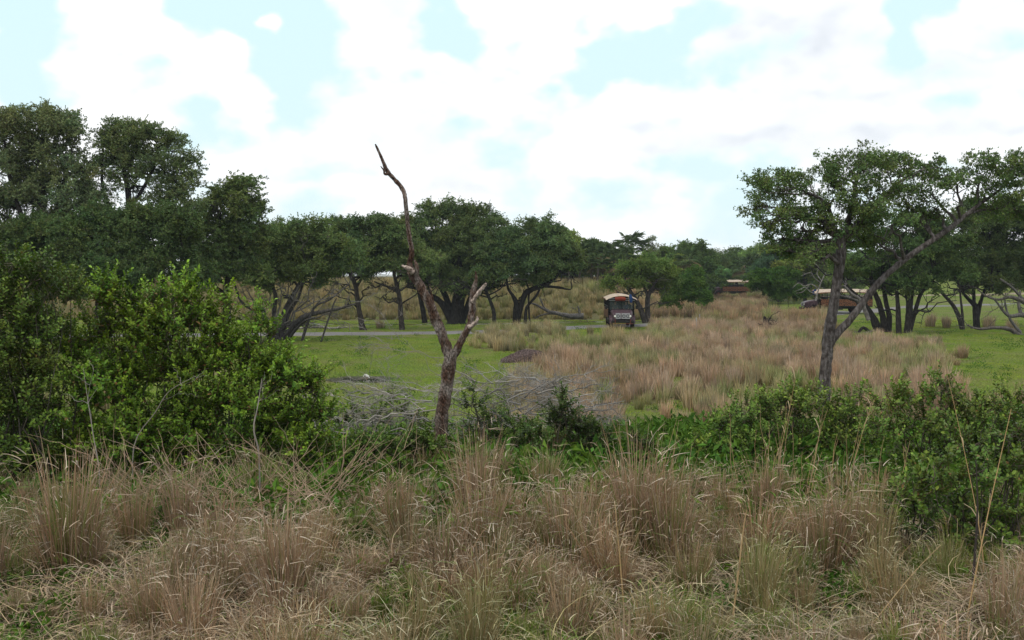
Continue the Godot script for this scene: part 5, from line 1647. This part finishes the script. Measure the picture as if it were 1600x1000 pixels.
func small_things() -> void:
	# the rock on the lawn
	var foot := ground(818, 58.0)
	var o := thing("rock", "low brown grey rock with a sloping back at the lawn's edge", "rock", foot)
	var mb := MB.new()
	var nu := 30
	var nv := 12
	for i in nv + 1:
		for k in nu:
			var a := TAU * k / nu
			var t := PI * 0.5 * i / nv
			var dir := Vector3(cos(a) * cos(t), sin(t), sin(a) * cos(t))
			var s := 0.55 + 0.45 * smoothstep(-1.0, 0.8, dir.x)
			var r := 1.0 + 0.25 * rough.get_noise_3dv(dir * 9.0) + 0.1 * rough.get_noise_3dv(dir * 25.0)
			mb.vert(Vector3(dir.x * 1.35 * r, dir.y * 0.85 * s * r - 0.08, dir.z * 0.9 * r), (dir * Vector3(0.7, 1.2, 1)).normalized(), Color(0.2, 0.155, 0.15))
	for i in nv:
		for k in nu:
			var a := i * nu + k
			var b := i * nu + (k + 1) % nu
			mb.tri(a, b, a + nu)
			mb.tri(b, b + nu, a + nu)
	part("boulder", mb.mesh(M.stone), o)
	# white stakes
	for q in [[1089, 86.0, 1.35, "upper white stake"], [1094, 98.0, 1.2, "fainter white stake behind the first"]]:
		var s := thing("stake", ("thin white stake leaning in the tall grass" if q[0] == 1089 else "fainter thin white stake farther back in the tall grass"), "stake", ground(q[0], q[1]))
		var sm := MB.new()
		tube(sm, [Vector3(0.05, -0.2, 0), Vector3(0, q[2] * 0.5, 0), Vector3(-0.04, q[2], 0)], [0.05, 0.05, 0.045], 6, Color(0.34, 0.34, 0.32))
		part("pole", sm.mesh(M.twig), s)
	# white wading bird at the puddle
	o = thing("wading_bird", "small white wading bird stooping at the puddle", "bird", ground(572, 48.2, 0.02))
	o.scale = Vector3.ONE * 0.75
	mb = MB.new()
	tube(mb, [Vector3(0.2, 0.14, 0), Vector3(0.14, 0.18, 0), Vector3(0.04, 0.26, 0), Vector3(-0.06, 0.31, 0), Vector3(-0.12, 0.32, 0), Vector3(-0.18, 0.27, 0), Vector3(-0.2, 0.22, 0), Vector3(-0.215, 0.2, 0)], [0.015, 0.05, 0.085, 0.075, 0.035, 0.025, 0.03, 0.02], 10, Color.WHITE)
	part("body", mb.mesh(M.feather), o)
	var bk := MB.new()
	tube(bk, [Vector3(-0.215, 0.205, 0), Vector3(-0.24, 0.15, 0), Vector3(-0.24, 0.1, 0)], [0.009, 0.007, 0.003], 6, Color(0.5, 0.2, 0.08))
	part("beak", bk.mesh(M.cloth), o)
	for s in [-0.03, 0.03]:
		var lg := MB.new()
		tube(lg, [Vector3(0.02, 0.2, s), Vector3(0.03, 0.1, s), Vector3(0.015, 0.0, s)], [0.008, 0.006, 0.006], 5, Color(0.4, 0.15, 0.08))
		tube(lg, [Vector3(0.015, 0.005, s), Vector3(-0.04, 0.005, s)], [0.006, 0.004], 5, Color(0.4, 0.15, 0.08))
		part("leg", lg.mesh(M.cloth), o)
	# a loose stand of thin golden stalks before the shrubs
	o = thing("dry_stalks", "loose stand of many thin golden stalks before the low spreading shrub", "dry stalks", ground(1290, 12.6))
	for k in 26:
		var f := ground(r2(1140, 1440), r2(12.0, 13.2), -0.03)
		var e := f + Vector3(r2(-0.25, 0.35), r2(0.8, 1.6), r2(-0.1, 0.1))
		var sm := MB.new()
		tube(sm, wob(f - o.position, e - o.position, 6, 0.02), taper(0.0075, 0.002, 7), 5, vary(Color(0.36, 0.25, 0.13), 0.2, 0.05), 0.1)
		for j in 3:
			blade(sm, (f - o.position).lerp(e - o.position, r2(0.3, 0.9)), (ball() * Vector3(1, 0, 1)).normalized() * 0.6, r2(0.12, 0.3), 0.8, 0.01, 4, [Color(0.36, 0.27, 0.16), Color(0.44, 0.36, 0.25)], r2(-1, 1))
		part("stem", sm.mesh(M.twig), o)
	# tall dry stalks in the near grass
	for q in [[[[1148, 990, 8.4], [1158, 900, 8.4], [1166, 825, 8.4], [1170, 800, 8.4]], 0.022, "thick orange tan stalk standing upright in the near grass"], [[[982, 990, 8.5], [975, 930, 8.5], [968, 850, 8.5], [962, 790, 8.5]], 0.016, "slim tan stalk before the large brown tussock"], [[[1360, 1000, 8.2], [1400, 945, 8.3], [1440, 895, 8.4], [1478, 855, 8.5]], 0.013, "slanting tan stalk before the dense dark shrub"], [[[1517, 1000, 8.3], [1532, 910, 8.4], [1552, 800, 8.6], [1584, 640, 8.8]], 0.018, "tall brown stalk leaning toward the picture's edge"], [[[1545, 880, 9.5], [1532, 800, 9.6], [1510, 700, 9.8], [1480, 575, 10.0]], 0.011, "longest thin pale stalk rising above the dense dark shrub"],
			[[[1218, 740, 13.0], [1226, 690, 13.0], [1236, 640, 13.0], [1244, 592, 13.0]], 0.012, "thin golden stalk before the low spreading shrub"], [[[1268, 770, 12.5], [1278, 710, 12.5], [1286, 670, 12.5], [1296, 640, 12.5]], 0.01, "bent golden stalk, second before the low spreading shrub"], [[[1330, 760, 12.4], [1345, 700, 12.4], [1356, 660, 12.4], [1370, 622, 12.4]], 0.012, "golden stalk between the two green shrubs"], [[[985, 740, 13.2], [972, 700, 13.2], [960, 665, 13.2], [950, 630, 13.2]], 0.011, "thin tan stalk beside the small dark shrub"], [[[1525, 985, 9.2], [1530, 900, 9.2], [1534, 800, 9.2], [1530, 720, 9.2]], 0.03, "dark dead upright stem among the leaning stalks"]]:
		var f := at(q[0][0][0], q[0][0][1], q[0][0][2])
		f.y = H(f.x, f.z)
		var s := thing("dry_stalk", q[2], "dry stalk", f)
		var P := [Vector3(-0.01, -0.05, 0)]
		for k in 4:
			P.append(at(q[0][k][0], q[0][k][1], q[0][k][2]) - f)
		if P[1].y < 0.02:
			P.remove_at(1)
		var fine := finer(P, taper(q[1] * 0.55, q[1] * 0.15, P.size()), 4)
		var sm := MB.new()
		var dark: bool = q[2].begins_with("dark")
		tube(sm, fine[0], fine[1], 6, Color(0.05, 0.042, 0.038) if dark else vary(Color(0.38, 0.26, 0.13), 0.1, 0.04), 0.08)
		part("stem", sm.mesh(M.twig), s)
		if not dark:
			var lv := MB.new()
			for k in 5:
				var j: int = 4 + rng.randi() % (fine[0].size() - 4)
				blade(lv, fine[0][j], (ball() * Vector3(1, 0, 1)).normalized() * 0.6, r2(0.15, 0.35), 0.9, 0.012, 4, [Color(0.36, 0.28, 0.17), Color(0.45, 0.37, 0.26)], r2(-1.5, 1.5))
			part("blade", lv.mesh(M.grass_blade, false), s)
